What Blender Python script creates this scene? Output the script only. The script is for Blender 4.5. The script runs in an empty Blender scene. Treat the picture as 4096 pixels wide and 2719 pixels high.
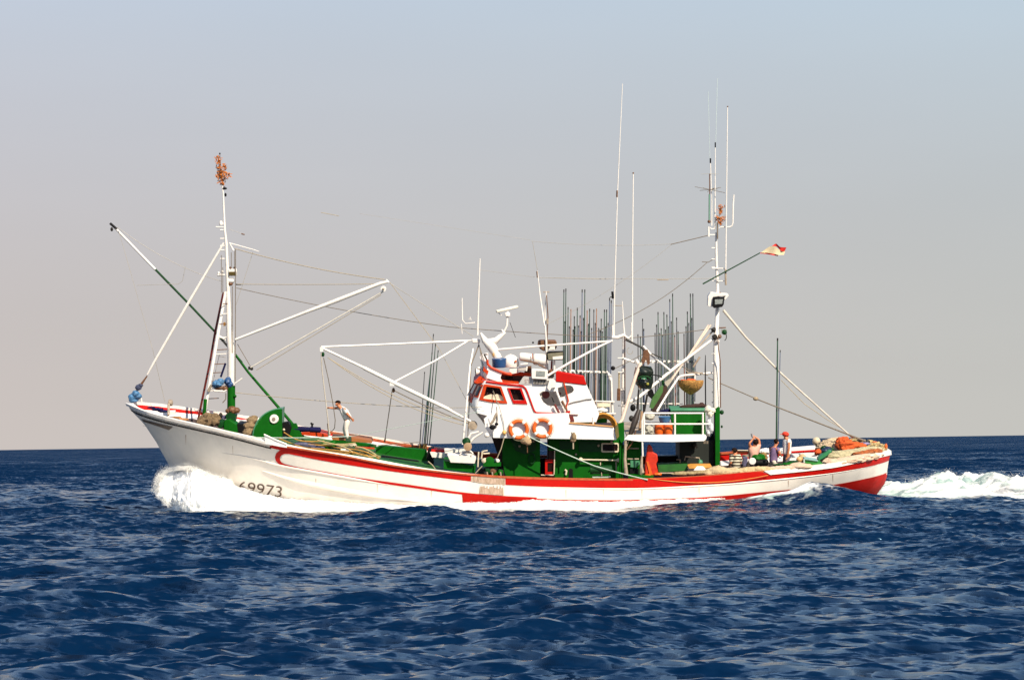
import bpy, math, random
import numpy as np
from mathutils import Vector, Matrix, noise
from mathutils.geometry import tessellate_polygon
random.seed(7); rng = np.random.default_rng(11)
SC = bpy.context.scene
COL = SC.collection
# ------------------------------------------------------------------ camera
CAM_H, CAM_D, FPX = 2.6, 100.0, 10000.0            # height, distance to the boat, focal length in photo pixels
ROLL = math.atan2(59, 4096)
HOR_Y = 1769.0                                     # horizon height in the photograph's middle column
PITCH = math.atan2((HOR_Y - 1359.5) * math.cos(ROLL), FPX)
cam_data = bpy.data.cameras.new("camera"); cam = bpy.data.objects.new("camera", cam_data); COL.objects.link(cam)
cam_data.sensor_width = 36.0; cam_data.lens = 36.0 * FPX / 4096.0
cam_data.clip_start = 0.5; cam_data.clip_end = 60000.0
CR = (Matrix.Rotation(math.radians(90) + PITCH, 3, 'X') @ Matrix.Rotation(-ROLL, 3, 'Z'))
cam.matrix_world = Matrix.Translation((0, -CAM_D, CAM_H)) @ CR.to_4x4()
SC.camera = cam
CAM_POS = Vector((0, -CAM_D, CAM_H))
# ------------------------------------------------------------------ sky, sun, exposure
SUN_EL, SUN_AZ = math.radians(40), math.radians(150)      # azimuth clockwise from +Y
world = bpy.data.worlds.new("World"); SC.world = world; world.use_nodes = True
nt = world.node_tree; nt.nodes.clear()
sky = nt.nodes.new('ShaderNodeTexSky'); sky.sky_type = 'NISHITA'; sky.sun_disc = False
sky.sun_elevation = SUN_EL; sky.sun_rotation = SUN_AZ
sky.air_density = 1.0; sky.dust_density = 1.0; sky.ozone_density = 1.5; sky.altitude = 0
bg = nt.nodes.new('ShaderNodeBackground'); bg.inputs['Strength'].default_value = 0.09
nt.links.new(sky.outputs[0], bg.inputs['Color'])
# the hazy air low over the sea: beige at the horizon, paler blue above, gone by 50 degrees
wtc = nt.nodes.new('ShaderNodeTexCoord'); wsp = nt.nodes.new('ShaderNodeSeparateXYZ'); nt.links.new(wtc.outputs['Generated'], wsp.inputs[0])
hz = nt.nodes.new('ShaderNodeValToRGB'); hz.color_ramp.interpolation = 'B_SPLINE'
HZ = [(0.0, (.555, .525, .490)), (.07, (.520, .512, .505)), (.13, (.510, .545, .590)), (.19, (.510, .610, .710)), (.26, (.36, .57, .84)), (.6, (.26, .48, .86))]
el = hz.color_ramp.elements; el[0].position, el[0].color = HZ[0][0], (*HZ[0][1], 1); el[1].position, el[1].color = HZ[1][0], (*HZ[1][1], 1)
for p_, c_ in HZ[2:]: e_ = el.new(p_); e_.color = (*c_, 1)
nt.links.new(wsp.outputs['Z'], hz.inputs[0])
side = nt.nodes.new('ShaderNodeMapRange'); side.inputs['From Min'].default_value = -.22; side.inputs['From Max'].default_value = .22; nt.links.new(wsp.outputs['X'], side.inputs['Value'])
tint = nt.nodes.new('ShaderNodeMix'); tint.data_type = 'RGBA'; tint.inputs[6].default_value = (1.05, .995, 1.0, 1); tint.inputs[7].default_value = (.975, 1.012, 1.01, 1)
nt.links.new(side.outputs[0], tint.inputs[0])
wn = nt.nodes.new('ShaderNodeTexNoise'); wn.inputs['Scale'].default_value = 3.0; wn.inputs['Detail'].default_value = 5
wm = nt.nodes.new('ShaderNodeMapping'); wm.inputs['Scale'].default_value = (1, 1, 5); wm.inputs['Rotation'].default_value = (0, .25, 0); nt.links.new(wtc.outputs['Generated'], wm.inputs[0]); nt.links.new(wm.outputs[0], wn.inputs['Vector'])
wr = nt.nodes.new('ShaderNodeMapRange'); wr.inputs['To Min'].default_value = .955; wr.inputs['To Max'].default_value = 1.055; nt.links.new(wn.outputs['Fac'], wr.inputs['Value'])
tw = nt.nodes.new('ShaderNodeVectorMath'); tw.operation = 'SCALE'; nt.links.new(tint.outputs[2], tw.inputs[0]); nt.links.new(wr.outputs[0], tw.inputs['Scale'])
hm = nt.nodes.new('ShaderNodeMix'); hm.data_type = 'RGBA'; hm.blend_type = 'MULTIPLY'; hm.inputs[0].default_value = 1.0
nt.links.new(hz.outputs[0], hm.inputs[6]); nt.links.new(tw.outputs[0], hm.inputs[7])
bh = nt.nodes.new('ShaderNodeBackground'); nt.links.new(hm.outputs[2], bh.inputs['Color']); bh.inputs['Strength'].default_value = .735
hf = nt.nodes.new('ShaderNodeMapRange'); hf.inputs['From Min'].default_value = .22; hf.inputs['From Max'].default_value = .75; hf.inputs['To Min'].default_value = 1.0; hf.inputs['To Max'].default_value = 0.0
nt.links.new(wsp.outputs['Z'], hf.inputs['Value'])
ms = nt.nodes.new('ShaderNodeMixShader'); wo = nt.nodes.new('ShaderNodeOutputWorld')
nt.links.new(hf.outputs[0], ms.inputs[0]); nt.links.new(bg.outputs[0], ms.inputs[1]); nt.links.new(bh.outputs[0], ms.inputs[2]); nt.links.new(ms.outputs[0], wo.inputs['Surface'])
sun_dir = Vector((math.sin(SUN_AZ) * math.cos(SUN_EL), math.cos(SUN_AZ) * math.cos(SUN_EL), math.sin(SUN_EL)))
sl = bpy.data.lights.new("sun", 'SUN'); sl.energy = 4.9; sl.angle = math.radians(0.5); sl.color = (1.0, 0.90, 0.74)
so = bpy.data.objects.new("sun", sl); COL.objects.link(so); so.rotation_euler = sun_dir.to_track_quat('Z', 'Y').to_euler()
SC.view_settings.view_transform = 'Standard'; SC.view_settings.look = 'None'; SC.view_settings.gamma = 1.0
SC.view_settings.exposure = 0.5
try: SC.view_settings.use_curve_mapping = False
except Exception: pass
# ------------------------------------------------------------------ the boat's frame: heeled towards the camera
HEEL = math.radians(7.0)
HV = Vector((0, math.cos(HEEL), math.sin(HEEL)))   # athwartships, away from the camera
UV = Vector((0, -math.sin(HEEL), math.cos(HEEL)))  # the boat's own up
XV = Vector((1, 0, 0))
def P(px, py, d=0.0):
    """point of the boat's plane at athwart offset d that the photo shows at px, py"""
    ray = CR @ Vector(((px - 2048) / FPX, -(py - 1359.5) / FPX, -1))
    t = (d - CAM_POS.dot(HV)) / ray.dot(HV)
    return CAM_POS + ray * t
def local(p): return p.x, p.dot(HV), p.dot(UV)
def world_pt(x, d, v): return XV * x + HV * d + UV * v
def reg(ox, oy, s):
    return lambda x, y, d=0.0: P(ox + x * s, oy + y * s, d)
r1 = reg(400, 1400, .4782); r2 = reg(1200, 1300, .542); r3 = reg(1800, 1300, .5102); r4 = reg(2400, 1300, .4785)
r5 = reg(2850, 1500, .3827); r6 = reg(400, 550, .5739); r7 = reg(2200, 300, .6698)
s1 = reg(1850, 1350, .2871); s2 = reg(1900, 1700, .2540); s3 = reg(2450, 1400, .3507); s4 = reg(2860, 1600, .2041); s5 = reg(3150, 1680, .2041)
# ------------------------------------------------------------------ materials
MATS = {}
def mat(name, col, rough=0.5, metal=0.0, var=0.12, vscale=3.0, bump=0.0, bscale=30.0, stretch=(1, 1, 1), col2=None, spec=0.5, sub=0.0):
    if name in MATS: return MATS[name]
    m = bpy.data.materials.new(name); m.use_nodes = True; t = m.node_tree; N = t.nodes; L = t.links
    b = N['Principled BSDF']; b.inputs['Roughness'].default_value = rough; b.inputs['Metallic'].default_value = metal
    b.inputs['Specular IOR Level'].default_value = spec
    if sub: b.inputs['Subsurface Weight'].default_value = sub; b.inputs['Subsurface Radius'].default_value = (.05, .05, .05)
    tc = N.new('ShaderNodeTexCoord'); mp = N.new('ShaderNodeMapping'); mp.inputs['Scale'].default_value = stretch
    L.new(tc.outputs['Object'], mp.inputs[0])
    n = N.new('ShaderNodeTexNoise'); n.inputs['Scale'].default_value = vscale; n.inputs['Detail'].default_value = 6; n.inputs['Roughness'].default_value = .65
    L.new(mp.outputs[0], n.inputs['Vector'])
    r = N.new('ShaderNodeValToRGB'); c2 = col2 or tuple(c * (1 - 2.2 * var) for c in col)
    r.color_ramp.elements[0].position = .32; r.color_ramp.elements[1].position = .62
    r.color_ramp.elements[0].color = (*c2, 1); r.color_ramp.elements[1].color = (*col, 1)
    L.new(n.outputs['Fac'], r.inputs[0]); L.new(r.outputs[0], b.inputs['Base Color'])
    if bump:
        n2 = N.new('ShaderNodeTexNoise'); n2.inputs['Scale'].default_value = bscale; n2.inputs['Detail'].default_value = 4
        bp = N.new('ShaderNodeBump'); bp.inputs['Strength'].default_value = bump; bp.inputs['Distance'].default_value = .03
        L.new(mp.outputs[0], n2.inputs['Vector']); L.new(n2.outputs['Fac'], bp.inputs['Height']); L.new(bp.outputs[0], b.inputs['Normal'])
    MATS[name] = m; return m
WHITE = mat('white paint', (.84, .81, .78), .45, var=.04, vscale=1.2, stretch=(1, 1, .35))
HULLW = mat('hull white paint', (.85, .78, .69), .4, var=.07, vscale=.8, stretch=(1, 1, .5), bump=.06, bscale=2.5)
PIPEW = mat('white pipe paint', (.82, .76, .69), .45, var=.06, vscale=6)
RED = mat('red paint', (.50, .005, .0015), .55, var=.08, vscale=2, spec=.2)
ANTIF = mat('red antifouling', (.46, .006, .002), .65, var=.15, vscale=1.5, bump=.1, bscale=8, spec=.15)
ORANGE = mat('orange red trim', (.52, .045, .006), .5, var=.1, spec=.25)
DKRED = mat('dark red paint', (.16, .02, .015), .5)
GREEN = mat('green paint', (.002, .10, .003), .6, var=.12, vscale=2.5, bump=.05, bscale=6, spec=.15)
LGREEN = mat('light green paint', (.06, .24, .12), .5)
DGREEN = mat('dark green paint', (.005, .05, .01), .5, var=.15, vscale=4, spec=.2)
DECKG = mat('green deck paint', (.016, .12, .012), .6, var=.2, vscale=2, bump=.1, bscale=12)
BLACK = mat('black rubber', (.008, .007, .008), .6, var=.2, spec=.15)
DARK = mat('dark metal', (.028, .024, .02), .55, var=.25, vscale=8, spec=.25)
BROWN = mat('rusty brown metal', (.18, .075, .03), .6, var=.3, vscale=10)
BEIGEP = mat('beige worn paint', (.42, .33, .24), .6, var=.2, vscale=6)
GREY = mat('grey metal', (.25, .24, .22), .5, var=.15)
SHADEW = mat('grey panel and shaded white', (.50, .46, .41), .6, var=.06)  # grey instrument face, and white with its shade painted in
GLASS = mat('dark window glass', (.02, .008, .006), .15, var=.1, spec=.25)
LAMPG = mat('lamp glass', (.30, .32, .30), .12, var=.2, vscale=8)
CREAM = mat('cream fabric', (.68, .58, .42), .8, var=.1)
NET = mat('beige net', (.54, .40, .23), .95, var=.16, vscale=9, bump=.8, bscale=22)
NETP = mat('pink beige net', (.64, .45, .32), .95, var=.12, vscale=9, bump=.8, bscale=22)
NETG = mat('pale straw net', (.46, .40, .24), .95, var=.18, vscale=9, bump=.8, bscale=22)
NETO = mat('orange net', (.62, .09, .012), .9, var=.16, vscale=9, bump=.7, bscale=25)
BLUE = mat('blue plastic', (.02, .08, .22), .45, var=.15)
BLUET = mat('faded blue tarpaulin', (.07, .20, .38), .6, var=.25, vscale=7, bump=.5, bscale=14)
NAVY = mat('navy canvas', (.012, .012, .06), .8, var=.2, spec=.1)
PURPLED = mat('violet grey paint', (.10, .09, .16), .6)
YELLOW = mat('yellow rope', (.42, .21, .03), .7, var=.15, vscale=10)
ORPL = mat('orange plastic', (.72, .12, .01), .45, var=.08)
BUOYO = mat('lifebuoy orange', (.70, .12, .01), .5, var=.08)
ROPE = mat('tan rope', (.42, .34, .22), .8, var=.15, vscale=15)
ROPED = mat('brown rope', (.20, .16, .12), .8, var=.2, vscale=15)
ROPEG = mat('pale green rope', (.42, .52, .44), .7, var=.1, vscale=15)
WIRE = mat('galvanised wire', (.38, .34, .28), .5, var=.1)
RODG = mat('dark green rod', (.03, .085, .045), .4, var=.15)
RODB = mat('blue grey rod', (.11, .14, .22), .4, var=.15)
RODK = mat('charcoal rod', (.09, .09, .10), .4, var=.15)
RODO = mat('orange brown rod', (.40, .20, .12), .4, var=.15)
SKIN = mat('skin', (.55, .20, .09), .55, var=.06)
HAIR = mat('dark hair', (.018, .009, .006), .8, var=.2, spec=.08)
STRAW = mat('dried orange leaves', (.50, .15, .015), .8, var=.3, vscale=9, col2=(.20, .05, .01))
# ------------------------------------------------------------------ objects
ORG = {}
def tag(o, label=None, cat=None, group=None, kind=None):
    if label: o['label'] = label
    if cat: o['category'] = cat
    if group: o['group'] = group
    if kind: o['kind'] = kind
    return o
def thing(name, label, cat, loc, group=None):
    o = bpy.data.objects.new(name, None); COL.objects.link(o); o.empty_display_size = .2
    o.location = loc; ORG[o] = Vector(loc); return tag(o, label, cat, group)
class MB:
    def __init__(s): s.v = []; s.f = []; s.m = []
    def add(s, vs, fs, mi=0):
        k = len(s.v); s.v += [Vector(a) for a in vs]; s.f += [tuple(i + k for i in f) for f in fs]; s.m += [mi] * len(fs); return s
    def ring(s, c, a, b, r, n):
        return [c + a * (r * math.cos(2 * math.pi * i / n)) + b * (r * math.sin(2 * math.pi * i / n)) for i in range(n)]
    def path(s, pts, r, n=7, closed=False, mi=0):
        pts = [Vector(p) for p in pts]; N = len(pts); R = r if isinstance(r, (list, tuple)) else [r] * N
        vs = []; up = None
        for i, p in enumerate(pts):
            if closed: t = (pts[(i + 1) % N] - pts[i - 1])
            else: t = pts[min(i + 1, N - 1)] - pts[max(i - 1, 0)]
            if t.length < 1e-9: t = Vector((0, 0, 1))
            t.normalize()
            if up is None: up = t.orthogonal().normalized()
            a = up - t * up.dot(t)
            if a.length < 1e-6: a = t.orthogonal()
            a.normalize(); up = a
            vs += s.ring(p, a, t.cross(a), R[i], n)
        fs = []
        for i in range(N if closed else N - 1):
            j = (i + 1) % N
            for k in range(n): fs.append((i * n + k, i * n + (k + 1) % n, j * n + (k + 1) % n, j * n + k))
        if not closed: fs += [tuple(range(n))[::-1], tuple((N - 1) * n + k for k in range(n))]
        return s.add(vs, fs, mi)
    def rod(s, a, b, r0, r1_=None, n=8, mi=0): return s.path([a, b], [r0, r0 if r1_ is None else r1_], n, mi=mi)
    def lathe(s, c, ax, prof, n=20, mi=0):
        ax = Vector(ax).normalized(); a = ax.orthogonal().normalized(); b = ax.cross(a); vs = []
        for h, r in prof: vs += s.ring(Vector(c) + ax * h, a, b, max(r, 1e-4), n)
        fs = []
        for i in range(len(prof) - 1):
            for k in range(n): fs.append((i * n + k, i * n + (k + 1) % n, (i + 1) * n + (k + 1) % n, (i + 1) * n + k))
        fs += [tuple(range(n))[::-1], tuple((len(prof) - 1) * n + k for k in range(n))]
        return s.add(vs, fs, mi)
    def ball(s, c, r, n=12, sq=(1, 1, 1), jit=0.0, sc=2.0, mi=0, axes=None):
        ax = axes or (XV, HV, UV); vs = []; m = max(6, n // 2 + 1); c = Vector(c); off = Vector((random.random() * 50,) * 3)
        for i in range(m + 1):
            th = math.pi * i / m
            for k in range(n):
                ph = 2 * math.pi * k / n
                q = Vector((math.sin(th) * math.cos(ph), math.sin(th) * math.sin(ph), math.cos(th)))
                rr = r * (1 + jit * noise.fractal(q * sc + off, 1.0, 2.0, 4) * 1.0) if jit else r
                vs.append(c + (ax[0] * q.x * sq[0] + ax[1] * q.y * sq[1] + ax[2] * q.z * sq[2]) * rr)
        fs = [(i * n + k, (i + 1) * n + k, (i + 1) * n + (k + 1) % n, i * n + (k + 1) % n) for i in range(m) for k in range(n)]
        return s.add(vs, fs, mi)
    def slab(s, near, shift, holes=(), mi=0):
        """polygon (world points) with optional holes, thickened along the vector shift"""
        loops = [list(map(Vector, near))] + [list(map(Vector, h)) for h in holes]
        tris = tessellate_polygon([[Vector((p.x, p.z, 0)) for p in l] for l in loops]) if abs(shift.y) > abs(shift.z) else tessellate_polygon([[Vector((p.x, p.y, 0)) for p in l] for l in loops])
        flat = [p for l in loops for p in l]; k = len(flat)
        vs = flat + [p + shift for p in flat]
        fs = [tuple(t) for t in tris] + [tuple(i + k for i in reversed(t)) for t in tris]
        o = 0
        for l in loops:
            m = len(l)
            for i in range(m): j = (i + 1) % m; fs.append((o + i, o + j, o + j + k, o + i + k))
            o += m
        return s.add(vs, fs, mi)
    def pr(s, R, pts, d0, d1, holes=(), mi=0):
        """side-view polygon read off the photo, from athwart offset d0 to d1"""
        return s.slab([R(x, y, d0) for x, y in pts], HV * (d1 - d0), [[R(x, y, d0) for x, y in h] for h in holes], mi)
    def box(s, c, sx, sd, sv, mi=0, ax=None):
        a, b, e = ax or (XV, HV, UV); c = Vector(c); vs = []
        for k in (-1, 1):
            for j, i in ((-1, -1), (-1, 1), (1, 1), (1, -1)): vs.append(c + a * (i * sx / 2) + b * (j * sd / 2) + e * (k * sv / 2))
        return s.add(vs, [(3, 2, 1, 0), (4, 5, 6, 7), (0, 1, 5, 4), (1, 2, 6, 5), (2, 3, 7, 6), (3, 0, 4, 7)], mi)
    def grid(s, rows, mi=0):
        n = len(rows[0]); vs = [p for r in rows for p in r]
        return s.add(vs, [(i * n + k, i * n + k + 1, (i + 1) * n + k + 1, (i + 1) * n + k) for i in range(len(rows) - 1) for k in range(n - 1)], mi)
    def build(s, name, material, parent=None, smooth=None, bevel=0.0, origin=None):
        o3 = Vector(origin) if origin is not None else Vector((sum(v.x for v in s.v) / len(s.v), sum(v.y for v in s.v) / len(s.v), min(v.z for v in s.v)))
        me = bpy.data.meshes.new(name); me.from_pydata([v - o3 for v in s.v], [], s.f)
        for m in (material if isinstance(material, (list, tuple)) else [material]): me.materials.append(m)
        me.polygons.foreach_set('material_index', s.m)
        import bmesh
        bm = bmesh.new(); bm.from_mesh(me); bmesh.ops.recalc_face_normals(bm, faces=bm.faces); bm.to_mesh(me); bm.free()
        if smooth is None: smooth = True
        if smooth:
            me.polygons.foreach_set('use_smooth', [True] * len(me.polygons))
            try: me.set_sharp_from_angle(angle=math.radians(40))
            except Exception: pass
        o = bpy.data.objects.new(name, me); COL.objects.link(o); ORG[o] = o3
        if parent is not None: o.parent = parent; o.location = o3 - ORG[parent]
        else: o.location = o3
        if bevel:
            b = o.modifiers.new('bevel', 'BEVEL'); b.width = bevel; b.segments = 2; b.limit_method = 'ANGLE'
        return o
def lerp(a, b, t): return a + (b - a) * t
def interp(x, tab):
    if x <= tab[0][0]: return tab[0][1]
    for (x0, y0), (x1, y1) in zip(tab, tab[1:]):
        if x <= x1:
            return y0 + (y1 - y0) * (x - x0) / (x1 - x0)
    return tab[-1][1]
def sinterp(x, tab):   # smooth through the points (Catmull-Rom, monotone enough here)
    if x <= tab[0][0]: return tab[0][1]
    if x >= tab[-1][0]: return tab[-1][1]
    for i in range(len(tab) - 1):
        if x <= tab[i + 1][0]:
            x0, y0 = tab[i]; x1, y1 = tab[i + 1]; h = x1 - x0; t = (x - x0) / h
            def sl_(j):
                if j <= 0 or j >= len(tab) - 1:
                    j2 = max(0, min(j, len(tab) - 2)); return (tab[j2 + 1][1] - tab[j2][1]) / (tab[j2 + 1][0] - tab[j2][0])
                a = (tab[j][1] - tab[j - 1][1]) / (tab[j][0] - tab[j - 1][0]); b = (tab[j + 1][1] - tab[j][1]) / (tab[j + 1][0] - tab[j][0])
                return 0 if a * b <= 0 else 2 * a * b / (a + b)
            m0, m1 = sl_(i) * h, sl_(i + 1) * h
            return (2*t**3-3*t**2+1)*y0 + (t**3-2*t**2+t)*m0 + (-2*t**3+3*t**2)*y1 + (t**3-t**2)*m1
def cr(pts, k=5):
    pts = [Vector(p) for p in pts]; out = []
    for i in range(len(pts) - 1):
        p0, p1, p2, p3 = pts[max(i - 1, 0)], pts[i], pts[i + 1], pts[min(i + 2, len(pts) - 1)]
        for j in range(k):
            t = j / k; out.append(.5 * ((2 * p1) + (p2 - p0) * t + (2 * p0 - 5 * p1 + 4 * p2 - p3) * t * t + (3 * p1 - p0 - 3 * p2 + p3) * t ** 3))
    return out + [pts[-1]]
def sag(a, b, s=0.0, n=10):
    a, b = Vector(a), Vector(b)
    return [a.lerp(b, i / n) - Vector((0, 0, 1)) * (s * 4 * (i / n) * (1 - i / n)) for i in range(n + 1)]
# ------------------------------------------------------------------ the sea
def build_sea():
    yr = list(np.arange(8, 24, .35)) + list(np.arange(24, 108, .085))
    y = 108.0; st = .10
    while y < 30000: yr.append(y); y += st; st *= 1.012
    yr.append(34000.); yr = np.array(yr)
    nx = 1040; q = np.linspace(-1.106, 1.106, nx); q = np.sign(q) * (np.abs(q) + np.where(np.abs(q) > 1, np.expm1((np.abs(q) - 1) * 22), 0))
    half = yr[:, None] * .33 + 4
    X0 = q[None, :] * half; Y0 = np.repeat((yr - CAM_D)[:, None], nx, 1)
    dx = np.gradient(q)[None, :] * half; dy = np.gradient(yr)[:, None]; res = np.maximum(dx, dy * .8) + 0 * X0
    Z = np.zeros_like(X0); DX = np.zeros_like(X0); DY = np.zeros_like(X0)
    M = 210; lam = np.exp(rng.uniform(math.log(.22), math.log(14), M)); lam.sort()
    for l in lam:
        big = l > 4
        th = math.radians(-72) + rng.normal(0, .28 if big else .42)
        k = 2 * math.pi / l; kx, ky = k * math.cos(th), k * math.sin(th)
        slope = .029 * (1.5 if l < .9 else .85 if l < 2.5 else .62 if l < 6 else .78) * rng.uniform(.6, 1.3)
        a = slope / k
        fade = np.clip((l / res - 2.2) / 2.2, 0, 1)
        if not fade.any(): continue
        ph = kx * X0 + ky * Y0 + rng.uniform(0, 6.28)
        c = np.cos(ph); s_ = np.sin(ph)
        Z += a * fade * c; DX -= a * fade * .55 * (kx / k) * s_; DY -= a * fade * .55 * (ky / k) * s_
    # quieter patches and rougher ones
    patch = 1 + .42 * np.sin(X0 * .9 + 2 * np.sin(Y0 * .31)) * np.sin(Y0 * .42 + X0 * .2) + .38 * np.sin(X0 * .11 + 1.3 + .9 * np.sin(Y0 * .07)) * np.sin(Y0 * .16 + .5 * np.sin(X0 * .09))
    Z *= patch
    # the wave system the hull drags along: a ridge on the near side that peaks by the quarter
    ridge = np.interp(X0, [-30, -16, -12, -5, 0, 3.5, 5.5, 8.5, 10.3, 11.1, 11.8, 12.6, 13.3, 14.6, 16.4, 18.2, 20.5, 24],
                      [0, 0, -.02, .0, .0, .02, .26, .36, .56, .92, .78, .55, .38, .26, .12, .18, -.12, 0])
    near_mask = np.exp(-((Y0 + 5.6) / 1.25) ** 2)
    calm = np.exp(-((Y0 + 5.2) / 3.5) ** 2) * np.exp(-(X0 / 24.) ** 4)
    Z = Z * (1 - .6 * calm) + ridge * near_mask
    # wake astern
    wk = np.clip((X0 - 13.6) / 1.6, 0, 1)
    ctr = 3.4 + .0 * X0; wd = 6.3 + .25 * (X0 - 13)
    lat = (Y0 - ctr) / wd
    hump = wk * (np.exp(-((Y0 - 4.0) / 2.4) ** 2) * np.interp(X0, [13.8, 14.6, 16.4, 17.1, 17.8, 18.6, 20.5, 24], [.1, .45, .62, .9, 1.18, .92, .92, .8])
                 + .22 * np.exp(-((Y0 + 1.2) / 1.6) ** 2))
    def fbm(x, y, sc, o=0):
        r_ = np.zeros_like(x)
        for i in range(6):
            th = i * 1.1 + o; f = sc * (1.7 ** i)
            r_ += np.sin(x * f * math.cos(th) + y * f * math.sin(th) + 2.1 * np.sin(.7 * f * (x * math.sin(th) - y * math.cos(th)) + i)) / (1.45 ** i)
        return r_ / 2.6
    fb = fbm(X0, Y0, 1.6)
    Z += hump * (1 + .35 * fb) + wk * .10 * fbm(X0, Y0, 4.5, 2) * np.exp(-lat ** 2)
    # boat hull keeps the water out of its decks
    inside = (np.abs(X0) < 14.5) & (np.abs(Y0) < 2.2)
    Z = np.where(inside, np.minimum(Z, .1), Z)
    # foam
    fo = np.clip(1.7 - np.abs(lat) * 1.15 + .5 * fb, 0, 1.1) * wk
    fo *= np.clip(.85 + .4 * fbm(X0 * .5, Y0, 1.0, 3), .3, 1)
    side = np.interp(X0, [-14.4, -13.4, -11, -6, 0, 4, 7, 9, 10.5, 12, 13], [0, 1, 1, .95, .85, .8, .65, .8, .9, .35, 0])
    edge = np.interp(X0, [-14.4, -12.5, 0, 6, 10, 12], [2.2, 5.0, 5.0, 4.7, 5.2, 5.4])
    fo = np.maximum(fo, np.clip(side * (1.35 - np.abs(Y0 + edge - 1.0) / 1.15) + .30 * fb * (side > .01), 0, 1) * (side > .01) * (Y0 < 3))
    crest = np.exp(-((X0 - 10.1) / 1.5) ** 2) * np.exp(-((Y0 + 6.0) / .8) ** 2)
    fo = np.maximum(fo, np.clip(crest * 1.6 * (.55 + .9 * fbm(X0, Y0, 3.5, 1)), 0, 1))
    fo = np.maximum(fo, np.clip((.62 * np.exp(-((X0 - 3.6) / 2.6) ** 2 - ((Y0 + 6.6) / 1.5) ** 2) + .5 * np.exp(-((X0 + 11.) / 2.2) ** 2 - ((Y0 + 6.4) / 1.3) ** 2)) * (.8 + .6 * fb), 0, .8))
    # thin aerated skirt ahead of the bow
    sk = np.exp(-((X0 + 14.8) / 1.3) ** 2 - ((Y0 + .5) / 2.8) ** 2)
    sk = sk + .8 * np.exp(-((X0 + 13.4) / 1.5) ** 2 - ((Y0 + 4.0) / .9) ** 2)
    fo = np.maximum(fo, np.clip(sk * (.75 + .5 * fb), 0, .9))
    # faint old foam speckle in the lee of the bow wave
    n1, n2 = X0.shape
    co = np.stack([X0 + DX, Y0 + DY, Z], -1).astype(np.float32).reshape(-1, 3)
    me = bpy.data.meshes.new('water')
    idx = np.arange(n1 * n2, dtype=np.int32).reshape(n1, n2)
    quads = np.stack([idx[:-1, :-1], idx[:-1, 1:], idx[1:, 1:], idx[1:, :-1]], -1).reshape(-1)
    me.vertices.add(n1 * n2); me.vertices.foreach_set('co', co.ravel())
    nf = len(quads) // 4; me.loops.add(len(quads)); me.loops.foreach_set('vertex_index', quads)
    me.polygons.add(nf); me.polygons.foreach_set('loop_start', np.arange(0, nf * 4, 4, dtype=np.int32))
    try: me.polygons.foreach_set('loop_total', np.full(nf, 4, dtype=np.int32))
    except Exception: pass
    me.polygons.foreach_set('use_smooth', np.ones(nf, dtype=bool))
    at = me.attributes.new('foam', 'FLOAT', 'POINT'); at.data.foreach_set('value', fo.astype(np.float32).ravel())
    ms_ = np.clip((res - .12) / 1.2, 0, 1)
    at2 = me.attributes.new('chop', 'FLOAT', 'POINT'); at2.data.foreach_set('value', ms_.astype(np.float32).ravel())
    me.update(); me.validate()
    m = bpy.data.materials.new('sea water'); m.use_nodes = True; t = m.node_tree; N = t.nodes; L = t.links
    b = N['Principled BSDF']; out = N['Material Output']
    b.inputs['Base Color'].default_value = (.0003, .0095, .034, 1); b.inputs['Roughness'].default_value = .09; b.inputs['IOR'].default_value = 1.40; b.inputs['Specular Tint'].default_value = (.36, .70, 1.0, 1)
    g = N.new('ShaderNodeNewGeometry')
    def slopes(scale, amp, stx=1.0):
        mp = N.new('ShaderNodeMapping'); mp.inputs['Scale'].default_value = (scale * stx, scale, scale); L.new(g.outputs['Position'], mp.inputs[0])
        n = N.new('ShaderNodeTexNoise'); n.inputs['Scale'].default_value = 1; n.inputs['Detail'].default_value = 3; L.new(mp.outputs[0], n.inputs['Vector'])
        s1_ = N.new('ShaderNodeVectorMath'); s1_.operation = 'SUBTRACT'; L.new(n.outputs['Color'], s1_.inputs[0]); s1_.inputs[1].default_value = (.5, .5, .5)
        s2_ = N.new('ShaderNodeVectorMath'); s2_.operation = 'MULTIPLY'; L.new(s1_.outputs[0], s2_.inputs[0]); s2_.inputs[1].default_value = (amp, amp, 0)
        return s2_
    a1 = slopes(3.4, 2.4, .42); a2 = slopes(.9, .8, .42); a3 = slopes(9, 2.0, .45); a4 = slopes(.10, 1.1, .35)
    s = N.new('ShaderNodeVectorMath'); s.operation = 'ADD'; L.new(a1.outputs[0], s.inputs[0]); L.new(a2.outputs[0], s.inputs[1])
    ss = N.new('ShaderNodeVectorMath'); ss.operation = 'ADD'; L.new(s.outputs[0], ss.inputs[0]); L.new(a3.outputs[0], ss.inputs[1])
    s3_ = N.new('ShaderNodeVectorMath'); s3_.operation = 'ADD'; ca = N.new('ShaderNodeAttribute'); ca.attribute_name = 'chop'; sc_ = N.new('ShaderNodeVectorMath'); sc_.operation = 'SCALE'; L.new(ss.outputs[0], sc_.inputs[0]); cm_ = N.new('ShaderNodeMath'); cm_.operation = 'MULTIPLY_ADD'; cm_.inputs[1].default_value = -.40; cm_.inputs[2].default_value = 1.0; L.new(ca.outputs['Fac'], cm_.inputs[0]); L.new(cm_.outputs[0], sc_.inputs['Scale']); 
    lee = N.new('ShaderNodeMapRange'); lee.inputs['From Min'].default_value = 0.0; lee.inputs['From Max'].default_value = .8; lee.inputs['To Max'].default_value = 1.0; L.new(ca.outputs['Fac'], lee.inputs['Value'])
    lb = N.new('ShaderNodeVectorMath'); lb.operation = 'SCALE'; lb.inputs[0].default_value = (.03, -.50, 0); L.new(lee.outputs[0], lb.inputs['Scale'])
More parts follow.
